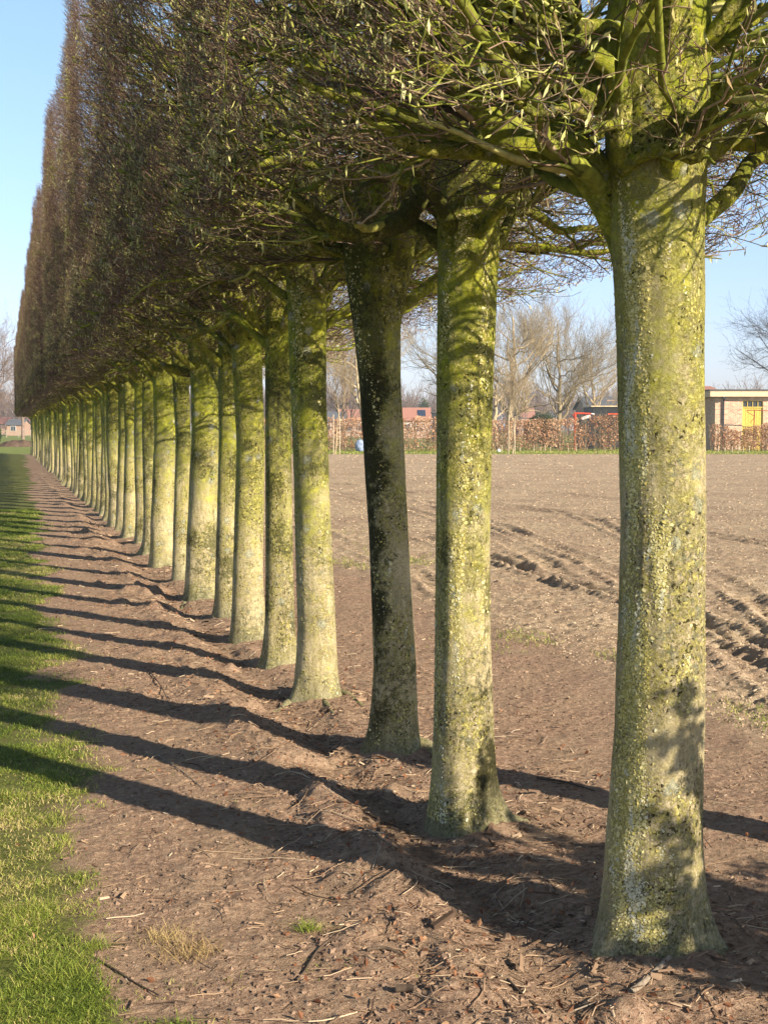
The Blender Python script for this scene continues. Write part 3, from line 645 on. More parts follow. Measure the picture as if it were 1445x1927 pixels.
# ------------------------------------------------------------------ things outside the frame that shade the scene
t3 = TPOS[2]; d = 2.5
cx, cy = t3[0]+.035+d*math.sin(SUN_AZ), t3[1]-d*math.cos(SUN_AZ)-.0
cx -= .07*math.cos(SUN_AZ); cy -= .07*math.sin(SUN_AZ)
t = empty('bare_tree', (cx, cy, gh(cx, cy)), 'tall leafless tree beside the row, right of the nearest hornbeam', 'tree')
rg = np.random.default_rng(9)
obj('trunk', trunk_mesh(.115, 61, [(-.2, 0, 0, 1.05), (.5, 0, 0, 1.), (1.2, -.01, 0, 1), (3.2, -.11, .0, 1.), (7, -.2, 0, .7)], 32, 100, 7.), t)
lb = [(np.array([[0, 0, 4.8+i*.2], [.35*math.cos(i*2.4), .35*math.sin(i*2.4), 5.3+i*.2], [.9*math.cos(i*2.4), .9*math.sin(i*2.4), 6.3+i*.2]]), np.array([.04, .03, .012])) for i in range(8)]
G = Geo()
for p, r_ in lb: G.tube(smoothline(p, 12), np.interp(np.linspace(0, 1, 12), [0, .5, 1], r_), 8)
P = np.stack([resample(l[0], 9) for l in lb]); rd = np.tile(np.linspace(.03, .01, 9), (8, 1))
C1, r1 = spawn(rg, P, rd, 7, .2, 1, (.3, .8), (.8, .5, .2), .5, 6, None, .4); C2, r2 = spawn(rg, C1, r1, 6, .2, 1, (.2, .4), (.8, .5, .2), .5, 5, None, .3)
for C, r_ in ((C1, r1), (C2, r2)): v, q = tubes(C, r_, 4); G.add(v, q, 0)
G.build('crown', M_TWIG, t, True)
# unseen shrub, added to throw shade over the foot of the nearest trunk
def shrub(x, y_, hgt, rad_, n, seed, label, leaf=.05):
    rg = np.random.default_rng(seed); t = empty('added_shade_shrub', (x, y_, gh(x, y_)), label, 'shrub')
    K = 6; a = rg.uniform(0, 6.28, 26); s = np.linspace(0, 1, K)
    P = np.stack([np.outer(np.cos(a)*rg.uniform(.2, 1, 26), s)*rad_, np.outer(np.sin(a)*rg.uniform(.2, 1, 26), s)*rad_, np.outer(rg.uniform(.6, 1., 26), s)*hgt*.95-.03], -1)
    rd = np.tile(np.linspace(.010, .004, K), (26, 1))
    C1, r1 = spawn(rg, P, rd, 9, .1, 1, (.1, .35), (.6, .6, .3), .6, 4, None, .2)
    G = Geo()
    for C, r_ in ((P, rd), (C1, r1)): v, q = tubes(C, r_, 4); G.add(v, q, 0)
    G.build('stems', M_TWIG, t, True)
    v, q, aa = leaves(rg, C1, n, leaf); obj('foliage', meshnp('foliage', v, q, M_DEAD, None, False, aa), t)
    return t
def leaves(rg, P, n, size):
    N, K, _ = P.shape; idx = rg.integers(0, N, n); t = rg.uniform(.2, .999, n)*(K-1); k = np.minimum(t.astype(int), K-2); f = (t-k)[:, None]
    p = P[idx, k]*(1-f)+P[idx, k+1]*f
    return leafcards(rg, p, size)
def leafcards(rg, p, size, rmean=.5):
    n = len(p); d = norm(rg.normal(size=(n, 3))+np.array([0, 0, -.3])); s = norm(np.cross(d, rg.normal(size=(n, 3)))); nn = np.cross(d, s)
    ln = rg.uniform(.7, 1.3, n)[:, None]*size; wd = ln*.30
    V = np.stack([p, p+d*ln*.5+s*wd+nn*wd*.4, p+d*ln, p+d*ln*.5-s*wd+nn*wd*.4], 1).reshape(-1, 3)
    return V, np.arange(n)[:, None]*4+np.arange(4), np.repeat(np.clip(rg.normal(rmean, .25, n), 0, 1), 4)
shrub(TPOS[0][0]+1.42, TPOS[0][1]-1.74, 1.62, .46, 11000, 3, 'added brown-leaved shrub out of view, shading the foot of the nearest hornbeam', .055)

# ------------------------------------------------------------------ grass, litter
M_GRASS = rndmat('grass_blades', [(0, c4(.07, .11, .015)), (.4, c4(.17, .24, .03)), (.68, c4(.32, .37, .06)), (.85, c4(.46, .42, .13)), (1, c4(.56, .45, .22))], .6, .3, .25)
M_STRAW = rndmat('straw', [(0, c4(.30, .20, .09)), (.5, c4(.50, .37, .16)), (1, c4(.62, .52, .26))], .7, .3, .15)
M_CHIP = rndmat('wood_chips', [(0, c4(.07, .045, .03)), (.35, c4(.17, .11, .075)), (.75, c4(.36, .25, .165)), (1, c4(.60, .48, .34))], .8, .2)
def blades(rg, x, y_, hgt, wid, lean=.5, rmean=.45, rsd=.22, z=None):
    n = len(x); z0 = hfun(x, y_)-.003 if z is None else z; a = rg.uniform(0, 6.28, n); b_ = rg.uniform(0, 6.28, n)
    d = np.stack([np.cos(a), np.sin(a), np.zeros(n)], -1); s = np.stack([np.cos(b_), np.sin(b_), np.zeros(n)], -1)
    p = np.stack([x, y_, z0], -1); hh = (hgt*rg.uniform(.5, 1.2, n))[:, None]; ww = (wid*rg.uniform(.7, 1.2, n))[:, None]; ln = rg.uniform(.1, 1, n)[:, None]*lean*2
    up = np.array([0, 0, 1.])
    p1 = p+up*hh*.55+d*hh*.25*ln; p2 = p+up*hh*(1-.35*np.minimum(ln, 1.6))+d*hh*.8*ln
    V = np.stack([p-s*ww, p+s*ww, p1+s*ww*.8, p1-s*ww*.8, p2+s*ww*.15, p2-s*ww*.15], 1).reshape(-1, 3)
    o = np.arange(n)[:, None]*6
    Q = np.concatenate([o+np.array([0, 1, 2, 3]), o+np.array([3, 2, 4, 5])], 0)
    return V, Q, np.repeat(np.clip(rg.normal(rmean, rsd, n), 0, 1), 6)
rg = np.random.default_rng(1)
n = 560000; u = rg.random(n); yb = 2.9*(26/2.9)**u; xb = rg.uniform(-.55, .95, n)
gz, fz, vz, pz = zones(xb, yb)
tuft = fbm(xb*7, yb*7, 1, 3)
keep = (rg.random(n) < np.clip(gz*1.15-.25, 0, 1)*np.clip(.55+tuft*1.3, .1, 1)) | (rg.random(n) < .012*np.clip(gz*8, 0, 1))
xb, yb = xb[keep], yb[keep]; tf = tuft[keep]
G = Geo(); v, q, a = blades(rg, xb, yb, .024*(1+.02*yb)*(1+.5*np.clip(tf, -.5, 1)), .0009*(1+yb*.11), 1.5, .50, .24)
dryn = np.repeat(fbm(xb*1.7, yb*1.7, 4, 3), 6); a = np.clip(a+dryn*.75, 0, 1); G.add(v, q, 0, a)
n2_ = 16000; yb2 = 2.9*(14/2.9)**rg.random(n2_); xb2 = rg.uniform(.15, 1.1, n2_); k2 = (rg.random(n2_) < np.clip(fbm(xb2*5, yb2*5, 21, 3)*3-.75, 0, 1)*np.clip(1.25-xb2, 0, 1))
v, q, a = blades(rg, xb2[k2], yb2[k2], np.full(k2.sum(), .022), np.full(k2.sum(), .0010), 1.6, .72, .2); G.add(v, q, 0, a)
tag(G.build('lawn_grass', M_GRASS, None, False), 'short green lawn grass along the left edge', 'grass', None, 'stuff')
# thin weeds and straw at the rim of the field
n = 60000; yb = 3.5*(40/3.5)**rg.random(n); xb = rg.normal(3.9, .6, n)
_, _, _, pz = zones(xb, yb); keep = rg.random(n) < np.clip(pz*1.3, 0, 1)
v, q, a = blades(rg, xb[keep], yb[keep], .035*(1+.02*yb[keep]), .0014*(1+yb[keep]*.08), 1.0, .55, .3)
tag(obj('field_weeds', meshnp('field_weeds', v, q, M_GRASS, None, False, a)), 'sparse weeds and straw between bare soil and field', 'weeds', None, 'stuff')
def chips(rg, x, y_, ln, rmean=.5, th=.25):
    n = len(x); z = hfun(x, y_)+ln*.12; a = rg.uniform(0, math.pi, n); tl = rg.normal(0, .25, n)
    d = np.stack([np.cos(a)*np.cos(tl), np.sin(a)*np.cos(tl), np.sin(tl)], -1)*(ln/2)[:, None]
    s = np.stack([-np.sin(a), np.cos(a), rg.normal(0, .35, n)], -1)*(ln*rg.uniform(.06, th, n))[:, None]
    c = np.stack([x, y_, z], -1); up = np.array([0, 0, 1.])*(ln*rg.uniform(.03, .12, n))[:, None]
    V = np.stack([c-d-s, c+d-s*.6, c+d+s*.7, c-d+s, c-d*.9-s*.5+up, c+d*.8-s*.4+up, c+d*.85+s*.5+up, c-d*.9+s*.6+up], 1).reshape(-1, 3)
    o = np.arange(n)[:, None]*8
    Q = np.concatenate([o+np.array(f) for f in ([4, 5, 6, 7], [0, 1, 5, 4], [1, 2, 6, 5], [2, 3, 7, 6], [3, 0, 4, 7])], 0)
    return V, Q, np.repeat(np.clip(rg.normal(rmean, .25, n), 0, 1), 8)
n = 120000; yb = 2.9*(22/2.9)**rg.random(n); xb = rg.uniform(-.1, 3.6, n)
gz, fz, _, _ = zones(xb, yb); rowd = np.exp(-((xb-1.5)/.45)**2)
keep = rg.random(n) < (1-gz)*(1-fz)*np.clip(.22+.6*rowd+.8*fbm(xb*2.5, yb*2.5, 9, 3), 0, 1); xb, yb = xb[keep], yb[keep]
v, q, a = chips(rg, xb, yb, rg.gamma(1.6, .0042, len(xb))*(1+.06*yb), .52, .16)
tag(obj('wood_chips', meshnp('wood_chips', v, q, M_CHIP, None, False, a)), 'wood chips and straw scattered over the bare soil', 'wood chips', None, 'stuff')
n = 3600; yb = 2.9*(24/2.9)**rg.random(n); xb = rg.normal(1.55, .5, n)
v, q, a = leafcards(rg, np.stack([xb, yb, hfun(xb, yb)+.006], -1), .022, .4)
tag(obj('dead_leaves', meshnp('dead_leaves', v, q, M_DEAD, None, False, a)), 'curled brown dead leaves along the foot of the row', 'dead leaves', None, 'stuff')
# litter banked against the feet of the nearest trees
tx_ = []; 
for k in range(10):
    m_ = 900 if k < 4 else 300; a = rg.uniform(0, 6.28, m_); rr_ = .15+rg.gamma(1.5, .075, m_); tx_.append(np.stack([TPOS[k, 0]+rr_*np.cos(a), TPOS[k, 1]+rr_*np.sin(a)], -1))
tx_ = np.vstack(tx_); v, q, a = chips(rg, tx_[:, 0], tx_[:, 1], rg.gamma(2.2, .0075, len(tx_)), .42)
v[:, 2:3] += 0
tag(obj('bark_litter', meshnp('bark_litter', v+np.array([0, 0, .012]) if v.ndim == 2 else v, q, M_CHIP, None, False, a)), 'bark flakes and litter banked against the feet of the nearest trees', 'litter', None, 'stuff')
# thin prunings lying in the litter
n = 3000; yb = 2.9*(22/2.9)**rg.random(n); xb = np.clip(rg.normal(1.55, .55, n), .3, 3.3); a = rg.uniform(0, 6.28, n); ln = rg.gamma(2, .035, n)
K = 5; s = np.linspace(-.5, .5, K)
px_ = xb[:, None]+np.cos(a)[:, None]*ln[:, None]*s; py_ = yb[:, None]+np.sin(a)[:, None]*ln[:, None]*s
cr = rg.normal(0, .22, n)[:, None]*ln[:, None]*(s**2); px_ -= np.sin(a)[:, None]*cr; py_ += np.cos(a)[:, None]*cr
P = np.stack([px_, py_, hfun(px_, py_)+.004+rg.uniform(0, .008, (n, 1))], -1)
v, q = tubes(P, np.tile(rg.uniform(.0008, .0022, n)[:, None], (1, K)), 4)
tag(obj('prunings', meshnp('prunings', v, q, M_CHIP, None, True, np.repeat(np.clip(rg.normal(.55, .3, n), 0, 1), K*4))), 'fine dry prunings and roots tangled on the soil', 'prunings', None, 'stuff')
# crumbs and clods
def clod_field(name, x, y_, sz, m, seed):
    rg = np.random.default_rng(seed); n = len(x)
    base = []
    for th in (.0, 1.05, 2.1, 3.14, 4.2, 5.24): base.append([math.cos(th), math.sin(th), 0])
    lo = np.array(base); up = lo*.62+np.array([0, 0, .6]); cap = np.array([[0, 0, .85]])
    B = np.vstack([lo, up, cap]); V = B[None]*np.clip(sz, 0, .012*np.clip(y_/12, 1, 5))[:, None, None]*rg.uniform(.45, 1.5, (n, 13, 1))*np.stack([rg.uniform(.7, 1.4, n), rg.uniform(.7, 1.4, n), rg.uniform(.4, .9, n)], -1)[:, None]
    V[:, :, 0] += x[:, None]; V[:, :, 1] += y_[:, None]; V[:, :, 2] += (hfun(x, y_)-sz*.15)[:, None]
    o = np.arange(n)[:, None]*13
    qs = [o+np.array([i, (i+1) % 6, 6+(i+1) % 6, 6+i]) for i in range(6)]+[o+np.array([6+2*j, 6+2*j+1, 6+(2*j+2) % 6, 12]) for j in range(3)]
    return obj(name, meshnp(name, V.reshape(-1, 3), np.concatenate(qs, 0), m, None, False, np.repeat(rg.random(n), 13)))
M_CLOD = rndmat('clods', [(0, c4(.12, .08, .058)), (1, c4(.33, .23, .165))], .95, .1)
M_CLOD2 = rndmat('pale_clods', [(0, c4(.24, .175, .12)), (1, c4(.52, .41, .29))], .95, .1)
n = 90000; yb = 2.9*(20/2.9)**rg.random(n); xb = rg.uniform(.2, 3.6, n); gz, fz, _, _ = zones(xb, yb)
k = rg.random(n) < (1-gz)*np.clip(.4+np.exp(-((xb-1.2)/.22)**2)+fbm(xb*2, yb*2, 2, 3), 0, 1)
tag(clod_field('soil_crumbs', xb[k], yb[k], rg.gamma(1.1, .0040, k.sum()), M_CLOD, 4), 'crumbs and small clods of reddish brown soil', 'soil crumbs', None, 'stuff')
n = 120000; yb = 5*(80/5)**rg.random(n); xb = 3.4+(yb*.66)*rg.random(n)**.9
k = (yb < 80) & (xb > 3.5)
tag(clod_field('field_clods', xb[k], yb[k], rg.gamma(1.5, .0048, k.sum())*(1+.02*yb[k]), M_CLOD2, 5), 'pale dry clods strewn over the ploughed field', 'clods', None, 'stuff')

# single tufts, sticks that stand out
def tuft_at(px, py, n, rad_, hgt, m, label, nm, rmean=.5):
    g = gnd(px, py); rg = np.random.default_rng(px)
    x = np.clip(rg.normal(0, rad_, n), -2*rad_, 2*rad_); y_ = np.clip(rg.normal(0, rad_, n), -2*rad_, 2*rad_)
    v, q, a = blades(rg, x, y_, np.full(n, hgt)*rg.uniform(.6, 1.2, n), .0009, 1.7, rmean, .15, hfun(x+g[0], y_+g[1])-gh(g[0], g[1])-.002)
    o = obj(nm, meshnp(nm, v, q, m, None, False, a)); o.location = (g[0], g[1], gh(g[0], g[1])); tag(o, label, 'grass tuft')
tuft_at(583, 1752, 120, .016, .05, M_GRASS, 'small bright green grass tuft alone on the bare soil', 'grass_tuft', .55)
tuft_at(310, 1765, 170, .04, .05, M_STRAW, 'straw-yellow dry grass tuft near the lawn edge', 'grass_tuft')
tuft_at(360, 1795, 200, .04, .05, M_STRAW, 'flattened dry grass clump right of the straw-yellow tuft', 'grass_tuft', .3)
tuft_at(172, 1785, 160, .024, .055, M_GRASS, 'green grass tuft at the rim of the lawn, beside a dark twig', 'grass_tuft', .5)
tuft_at(100, 1840, 260, .045, .06, M_GRASS, 'dense bright grass tuft in the bottom left corner', 'grass_tuft', .6)
tuft_at(50, 1720, 240, .045, .06, M_GRASS, 'spiky green grass tuft on the lawn at the left edge', 'grass_tuft', .6)
def stick(pts, r0, r1, m, label, side=()):
    g0 = gnd(*pts[0]); P = []
    for i, p in enumerate(pts):
        g = gnd(p[0], p[1]); P.append([g[0]-g0[0], g[1]-g0[1], gh(g[0], g[1])-gh(g0[0], g0[1])+r0+(p[2] if len(p) > 2 else 0)])
    P = smoothline(P, len(pts)*5); G = Geo(); G.tube(P, np.linspace(r0, r1, len(P)), 8, 0, True, .3)
    o = G.build('stick', m, None, True); o.location = (g0[0], g0[1], gh(g0[0], g0[1])); tag(o, label, 'stick')
M_STICK = rndmat('stick_bark', [(0, c4(.06, .042, .03)), (1, c4(.2, .15, .11))], .8, .2, 0, 90)
M_STICKP = rndmat('peeled_stick', [(0, c4(.22, .18, .14)), (1, c4(.4, .34, .27))], .8, .2, 0, 90)
stick([(955, 1845), (985, 1875), (1010, 1890), (1035, 1898), (1037, 1927)], .0045, .003, M_STICK, 'thin crooked dark twig in front of the nearest hornbeam')
stick([(1186, 1862), (1215, 1845), (1258, 1815, .012)], .010, .008, M_STICKP, 'short thick grey stick leaning at the foot of the nearest hornbeam')
stick([(505, 1858), (560, 1845), (600, 1790), (640, 1768)], .004, .002, M_STICK, 'long dark bent twig lying at the bottom middle')
stick([(690, 1802), (725, 1798), (762, 1806)], .006, .004, M_STICK, 'short brown stick right of the lone grass tuft')
stick([(745, 1875), (765, 1876), (782, 1880)], .011, .010, M_STICK, 'stubby sawn piece of branch near the bottom edge')
stick([(165, 1800), (210, 1825), (255, 1850), (300, 1875)], .004, .002, M_STICK, 'dark twig running from the lawn tuft into the soil')
stick([(297, 1422), (340, 1450), (385, 1488)], .003, .0015, M_STICKP, 'thin pale twig across the second long shadow')
stick([(685, 1665), (700, 1655), (718, 1640, .03)], .003, .002, M_STICKP, 'pale twig sticking up beside the nearest long shadow')
stick([(635, 1530), (680, 1540), (735, 1552)], .007, .005, M_STICK, 'straight brown stick on the ridge, left of the second hornbeam')
stick([(280, 1262), (305, 1300), (322, 1335)], .004, .002, M_STICK, 'slim twig left of the third long shadow')
stick([(1010, 1470), (1060, 1478), (1120, 1492)], .006, .003, M_STICK, 'dark stick on the soil right of the second hornbeam')
stick([(1070, 1905), (1150, 1893), (1240, 1899)], .0022, .0016, M_STICKP, 'pale dry stem in the litter at the bottom right')
stick([(1090, 1875), (1130, 1850), (1170, 1838)], .002, .0015, M_STICKP, 'thin pale root curling left of the leaning grey stick')

# surface roots at the feet of the trees
def roots(i, items):
    t = [o for o in COL.objects if o.name.startswith('hornbeam_tree')][i]
    b0 = np.array([TPOS[i][0], TPOS[i][1], BASEZ[i]])
    for pts, ra, rb in items:
        P = []
        for k, (px, py) in enumerate(pts):
            g = gnd(px, py); f = k/(len(pts)-1); P.append([g[0]-b0[0], g[1]-b0[1], gh(g[0], g[1])-b0[2]+.034*(1-f)-ra*.35])
        P = np.array(P); obj('root', limb_mesh(P, np.linspace(ra, rb, len(P)), i*9, 12), t)
HT = [o for o in COL.objects if o.name.startswith('hornbeam_tree')]
roots(3, [([(600, 1300), (640, 1308), (665, 1322), (690, 1335)], .05, .012), ([(575, 1305), (545, 1318), (520, 1330), (492, 1328)], .05, .012), ([(600, 1310), (615, 1330), (632, 1352)], .03, .008)])
roots(1, [([(880, 1550), (940, 1545), (985, 1550), (1045, 1545)], .06, .012), ([(860, 1560), (820, 1565), (790, 1578)], .04, .01)])
roots(2, [([(750, 1410), (800, 1415), (835, 1432), (870, 1440)], .055, .014), ([(735, 1415), (700, 1412), (672, 1420)], .045, .01)])
roots(7, [([(378, 1115), (355, 1125), (340, 1140)], .05, .015)])
roots(0, [([(1280, 1780), (1330, 1790), (1385, 1815)], .07, .015), ([(1200, 1785), (1140, 1795), (1095, 1812)], .06, .012)])

# ------------------------------------------------------------------ far side of the field
RZ = -YAW
def spot(px, dep):               # ground point at view depth dep under photo column px
    p = EYE+FW*dep+RT*(px-722.5)/FPX*dep; return p[0], p[1]
def zat(py, dep): return 1.5+(806-py)/FPX*dep
def mpp(dep): return dep/FPX     # metres per photo pixel
def bare_tree(px, dep, top_y, wid_px, seed, label, m, r0=.17, fork=.35, up=.45, lean=0., group='leafless trees beyond the field', nl=12, dens=1., name='bare_tree'):
    x, y_ = spot(px, dep); h = zat(top_y, dep); twf = .8; rg = np.random.default_rng(seed)
    t = empty(name, (x, y_, gh(x, y_)-.05), label, 'tree', group, RZ)
    K = 8; s = np.linspace(0, 1, K); wd = wid_px/2*mpp(dep)
    tk = np.stack([lean*s+.12*np.sin(s*5+seed), 0*s, h*.86*s], -1); tr_ = r0*np.linspace(1.15, .18, K)
    tk[1:] += rg.normal(size=(K-1, 3))*.05*np.array([1, 1, 0])
    G = Geo(); G.tube(smoothline(tk, 24), np.interp(np.linspace(0, 1, 24), s, tr_), 10, 0, False, .6); G.build('trunk', m, t, True)
    zz = fork+(1-fork)*.8*(np.arange(nl)/nl)**.9; a = np.arange(nl)*2.4+rg.uniform(-.4, .4, nl)
    out = []
    for k in range(nl):
        p0 = np.array([np.interp(zz[k], s, tk[:, 0]), 0, np.interp(zz[k], s, tk[:, 2])]); q = math.sin(min(1, (zz[k]-fork*.6)/(1-fork*.6))*math.pi*.75+.35)
        reach = wd*max(.35, q)*rg.uniform(.75, 1.1); ss = np.linspace(0, 1, 7)
        P = p0+np.stack([math.cos(a[k])*reach*ss**.9, math.sin(a[k])*reach*.9*ss**.9, (h-p0[2])*rg.uniform(.15, .62)*ss**1.2], -1); P[1:] += rg.normal(size=(6, 3))*.07*h/10
        out.append(P)
    P = np.stack(out); rr = np.interp(zz, s, tr_)[:, None]*rg.uniform(.45, .75, (nl, 1))*np.linspace(1, .22, 7)[None]
    C1, r1 = spawn(rg, P, rr, int(7*dens), .15, 1, (.12*h, .27*h), (.8, .7, .1), .6, 6, None, up*.5, .12)
    C2, r2 = spawn(rg, C1, r1, 6, .12, 1, (.05*h, .15*h), (.9, .6, .05), .55, 5, None, up*.7, .14)
    C3, r3 = spawn(rg, C2, r2, 5, .1, 1, (.03*h, .09*h), (.8, .7, .05), .6, 4, None, up*.6, .14)
    r2 = np.maximum(r2*twf, .006); r3 = np.maximum(r3*twf, .0045)
    G = Geo()
    for C, r_, S in ((P, rr, 6), (C1, r1, 4), (C2, r2, 3), (C3, r3, 3)):
        v, q = tubes(C, r_, S); G.add(v, q, 0, np.repeat(np.clip(rg.normal(.5, .2, len(C)), 0, 1), C.shape[1]*S))
    G.build('crown', m, t, True); return t
M_PALE = rndmat('pale_tree_bark', [(0, c4(.30, .23, .14)), (1, c4(.58, .48, .32))], .85, .15, 0, 4)
M_GREY = rndmat('grey_tree_bark', [(0, c4(.19, .15, .09)), (1, c4(.40, .33, .21))], .85, .15, 0, 4)
M_DARKB = rndmat('dark_tree_bark', [(0, c4(.045, .038, .035)), (1, c4(.11, .09, .08))], .85, .15, 0, 4)
M_PINK = rndmat('reddish_tree_bark', [(0, c4(.18, .12, .10)), (1, c4(.34, .25, .20))], .85, .15, 0, 4)
bare_tree(958, 95, 556, 190, 11, 'big pale-barked leafless tree with a forked trunk, just right of the second hornbeam', M_PALE, .26, .22, .5, .2, nl=13)
bare_tree(1048, 99, 566, 175, 12, 'upright leafless tree with an even oval crown in the middle of the gap', M_GREY, .16, .2, .55, 0, nl=18, dens=1.2)
bare_tree(1112, 112, 610, 130, 13, 'fuzzy yellowish leafless tree in front of the grey roof', M_PALE, .15, .2, .5, 0, nl=14, dens=1.1)
bare_tree(868, 106, 588, 210, 14, 'wide leafless tree partly hidden behind the second hornbeam', M_GREY, .2, .25, .4, 0, nl=14)
bare_tree(937, 93, 700, 60, 15, 'short pale trunk with few branches beside the forked tree', M_PALE, .2, .5, .5, -.3, nl=6, dens=.6)
bare_tree(694, 91, 560, 190, 16, 'pale leafless tree leaning left, seen between third and fourth hornbeams', M_PALE, .17, .25, .4, -1.3, nl=12)
bare_tree(648, 97, 590, 110, 17, 'slim leafless tree with many rising stems right of the fourth hornbeam', M_PINK, .12, .15, .7, 0, nl=14)
bare_tree(1535, 101, 520, 330, 18, 'dark leafless tree reaching over the flat-roofed shed from the right edge', M_DARKB, .22, .2, .12, 0, nl=16, dens=1.1)
bare_tree(-20, 150, 590, 150, 19, 'hazy pale leafless tree at the far left edge', M_PINK, .25, .25, .4, 0, nl=16, dens=1.2)
bare_tree(45, 190, 650, 120, 20, 'leafless tree standing behind the brick houses at far left', M_PINK, .22, .25, .4, 0, nl=14, dens=1.1)
bare_tree(420, 120, 620, 130, 21, 'leafless tree behind the leaning white pole', M_PINK, .2, .2, .4, 0, nl=14)
def sapling(px, dep, top_y, label, seed):
    t = bare_tree(px, dep, top_y, 46, seed, label, M_PALE, .035, .35, .8, 0, 'staked young trees', 9, .6, 'young_tree')
    M_ = []
    for k, dx in enumerate((-.16, .20)):
        x, y_ = spot(px, dep); x += RT[0]*dx; y_ += RT[1]*dx
        G = Geo(); G.tube([[0, 0, -.1], [.0, 0, 1.2], [.01*k, 0, 2.3-.1*k]], .032, 8, 0, True, .7)
        o = G.build('stake', M_POLE, None, True); o.location = (x, y_, gh(x, y_))
        tag(o, f"{('left', 'right')[k]} pale round stake of the {label.split(' between')[0].split(' in front')[0]}", 'stake', 'stakes of the young trees')
M_POLE = rndmat('weathered_pole', [(0, c4(.30, .24, .16)), (1, c4(.55, .47, .35))], .8, .2, 0, 12)
sapling(633, 79, 640, 'tall slender young tree between two stakes right of the fourth hornbeam', 31)
sapling(961, 80, 690, 'short slim young tree in front of the brown hedge', 32)

M_HLEAF = rndmat('beech_hedge_leaves', [(0, c4(.14, .06, .03)), (.35, c4(.38, .18, .09)), (.7, c4(.58, .32, .18)), (1, c4(.76, .54, .36))], .6, .35, .2)
def hedge(px0, px1, dep, h0, h1, label, seed, dens=620, gap=.0, thick=.7, name='beech_hedge', shade=0.):
    x0, y0 = spot(px0, dep); Ln = (px1-px0)*mpp(dep); rg = np.random.default_rng(seed)
    t = empty(name, (x0, y0, gh(x0, y0)), label, 'hedge', 'brown beech hedge along the field', RZ)
    n = int(Ln*2*dens); x = rg.random(n)*Ln; top = (h0+(h1-h0)*x/Ln)*(1+.06*fbm(x*1.5, x*0+seed, 0, 3)); z = rg.random(n)**.85*top
    y_ = (rg.random(n)-.5)*thick
    f = fbm(x*1.6+seed, z*1.6, 2, 3)+.3*fbm(x*6, z*6, 1, 2)
    k = rg.random(n) < np.clip(1.0-gap+f*1.2, .04, 1)
    p = np.stack([x, y_, .12+z], -1)[k]
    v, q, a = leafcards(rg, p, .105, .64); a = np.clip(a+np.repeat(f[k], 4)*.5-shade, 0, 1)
    obj('foliage', meshnp('foliage', v, q, M_HLEAF, None, False, a), t)
    m = int(Ln*14); xs_ = rg.random(m)*Ln; hh = (h0+(h1-h0)*xs_/Ln)*rg.uniform(.75, 1.02, m); s = np.linspace(0, 1, 5)
    P = np.stack([xs_[:, None]+rg.normal(0, .10, (m, 1))*s, rg.uniform(-.2, .2, (m, 1))+rg.normal(0, .1, (m, 1))*s, hh[:, None]*s], -1)
    rd = np.tile(np.linspace(.016, .006, 5), (m, 1)); C1, r1 = spawn(rg, P, rd, 7, .1, 1, (.2, .5), (.8, .6, .1), .6, 4, None, .4)
    G = Geo()
    for C, r_ in ((P, rd), (C1, np.maximum(r1, .004))): v, q = tubes(C, r_, 4); G.add(v, q, 0, .5)
    G.build('stems', M_GREY, t, True)
hedge(425, 838, 89, 2.05, 2.1, 'long thick beech hedge in brown leaf left of the second hornbeam', 41)
hedge(842, 1085, 89, 1.95, 2.0, 'beech hedge in orange-brown leaf below the forked bare tree', 42, gap=.1)
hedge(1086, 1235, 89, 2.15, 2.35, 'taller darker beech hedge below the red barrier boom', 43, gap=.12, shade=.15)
hedge(1334, 1388, 88, 1.75, 1.2, 'thin gappy beech hedge in front of the shed downpipe', 44, 700, .2)
hedge(1391, 1520, 88, 1.35, 2.3, 'beech hedge rising in front of the yellow shed door', 45, 800, .05)

# brick shed with a yellow door
def brickmat(name, c1, c2, mortar, sc=4.2):
    m, t, b = mat(name, .9, .1); co = node(t, 'TexCoord').outputs['Object']
    sp = node(t, 'SeparateXYZ'); L(t, co, sp.inputs[0]); cb = node(t, 'CombineXYZ')
    L(t, mth(t, 'ADD', sp.outputs[0], sp.outputs[1]), cb.inputs[0]); L(t, sp.outputs[2], cb.inputs[1])
    br = node(t, 'TexBrick'); br.inputs['Scale'].default_value = 1; L(t, cb.outputs[0], br.inputs['Vector'])
    br.inputs['Brick Width'].default_value = .24; br.inputs['Row Height'].default_value = .085; br.inputs['Mortar Size'].default_value = .012
    br.inputs['Color1'].default_value = c1; br.inputs['Color2'].default_value = c2; br.inputs['Mortar'].default_value = mortar
    n = ntex(t, co, 1.7, 5, .7)
    L(t, mix(t, 1., br.outputs[0], ramp(t, n, [(.3, .75), (.7, 1.15)]), 'MULTIPLY'), b.inputs['Base Color'])
    return m
M_BRICK = brickmat('old_pale_brick', c4(.40, .19, .12), c4(.62, .42, .28), c4(.68, .60, .48))
M_BRICKR = brickmat('red_brick', c4(.36, .18, .12), c4(.46, .28, .2), c4(.45, .38, .32))
M_FASC = plain('painted_fascia', (.62, .50, .34), .7, .2, 8, .15)
M_YEL = plain('yellow_door_paint', (.60, .46, .10), .6, .2, 9, .15)
M_DKMET = plain('dark_metal', (.035, .04, .05), .5, 0, 6, .2)
M_RUST = plain('rusty_red_metal', (.30, .055, .03), .6, .1, 12, .25)
M_REDP = plain('red_paint', (.60, .07, .03), .45, 0, 12, .12)
M_WHT = plain('white_paint', (.72, .72, .70), .5, .05, 8, .08)
M_ROOFR = plain('red_roof_tiles', (.42, .20, .15), .8, .4, 14, .2)
M_ROOFG = plain('grey_roof_tiles', (.12, .13, .15), .7, .4, 14, .2)
M_SOLAR = plain('solar_panel_glass', (.03, .05, .10), .15, 0, 3, .1)
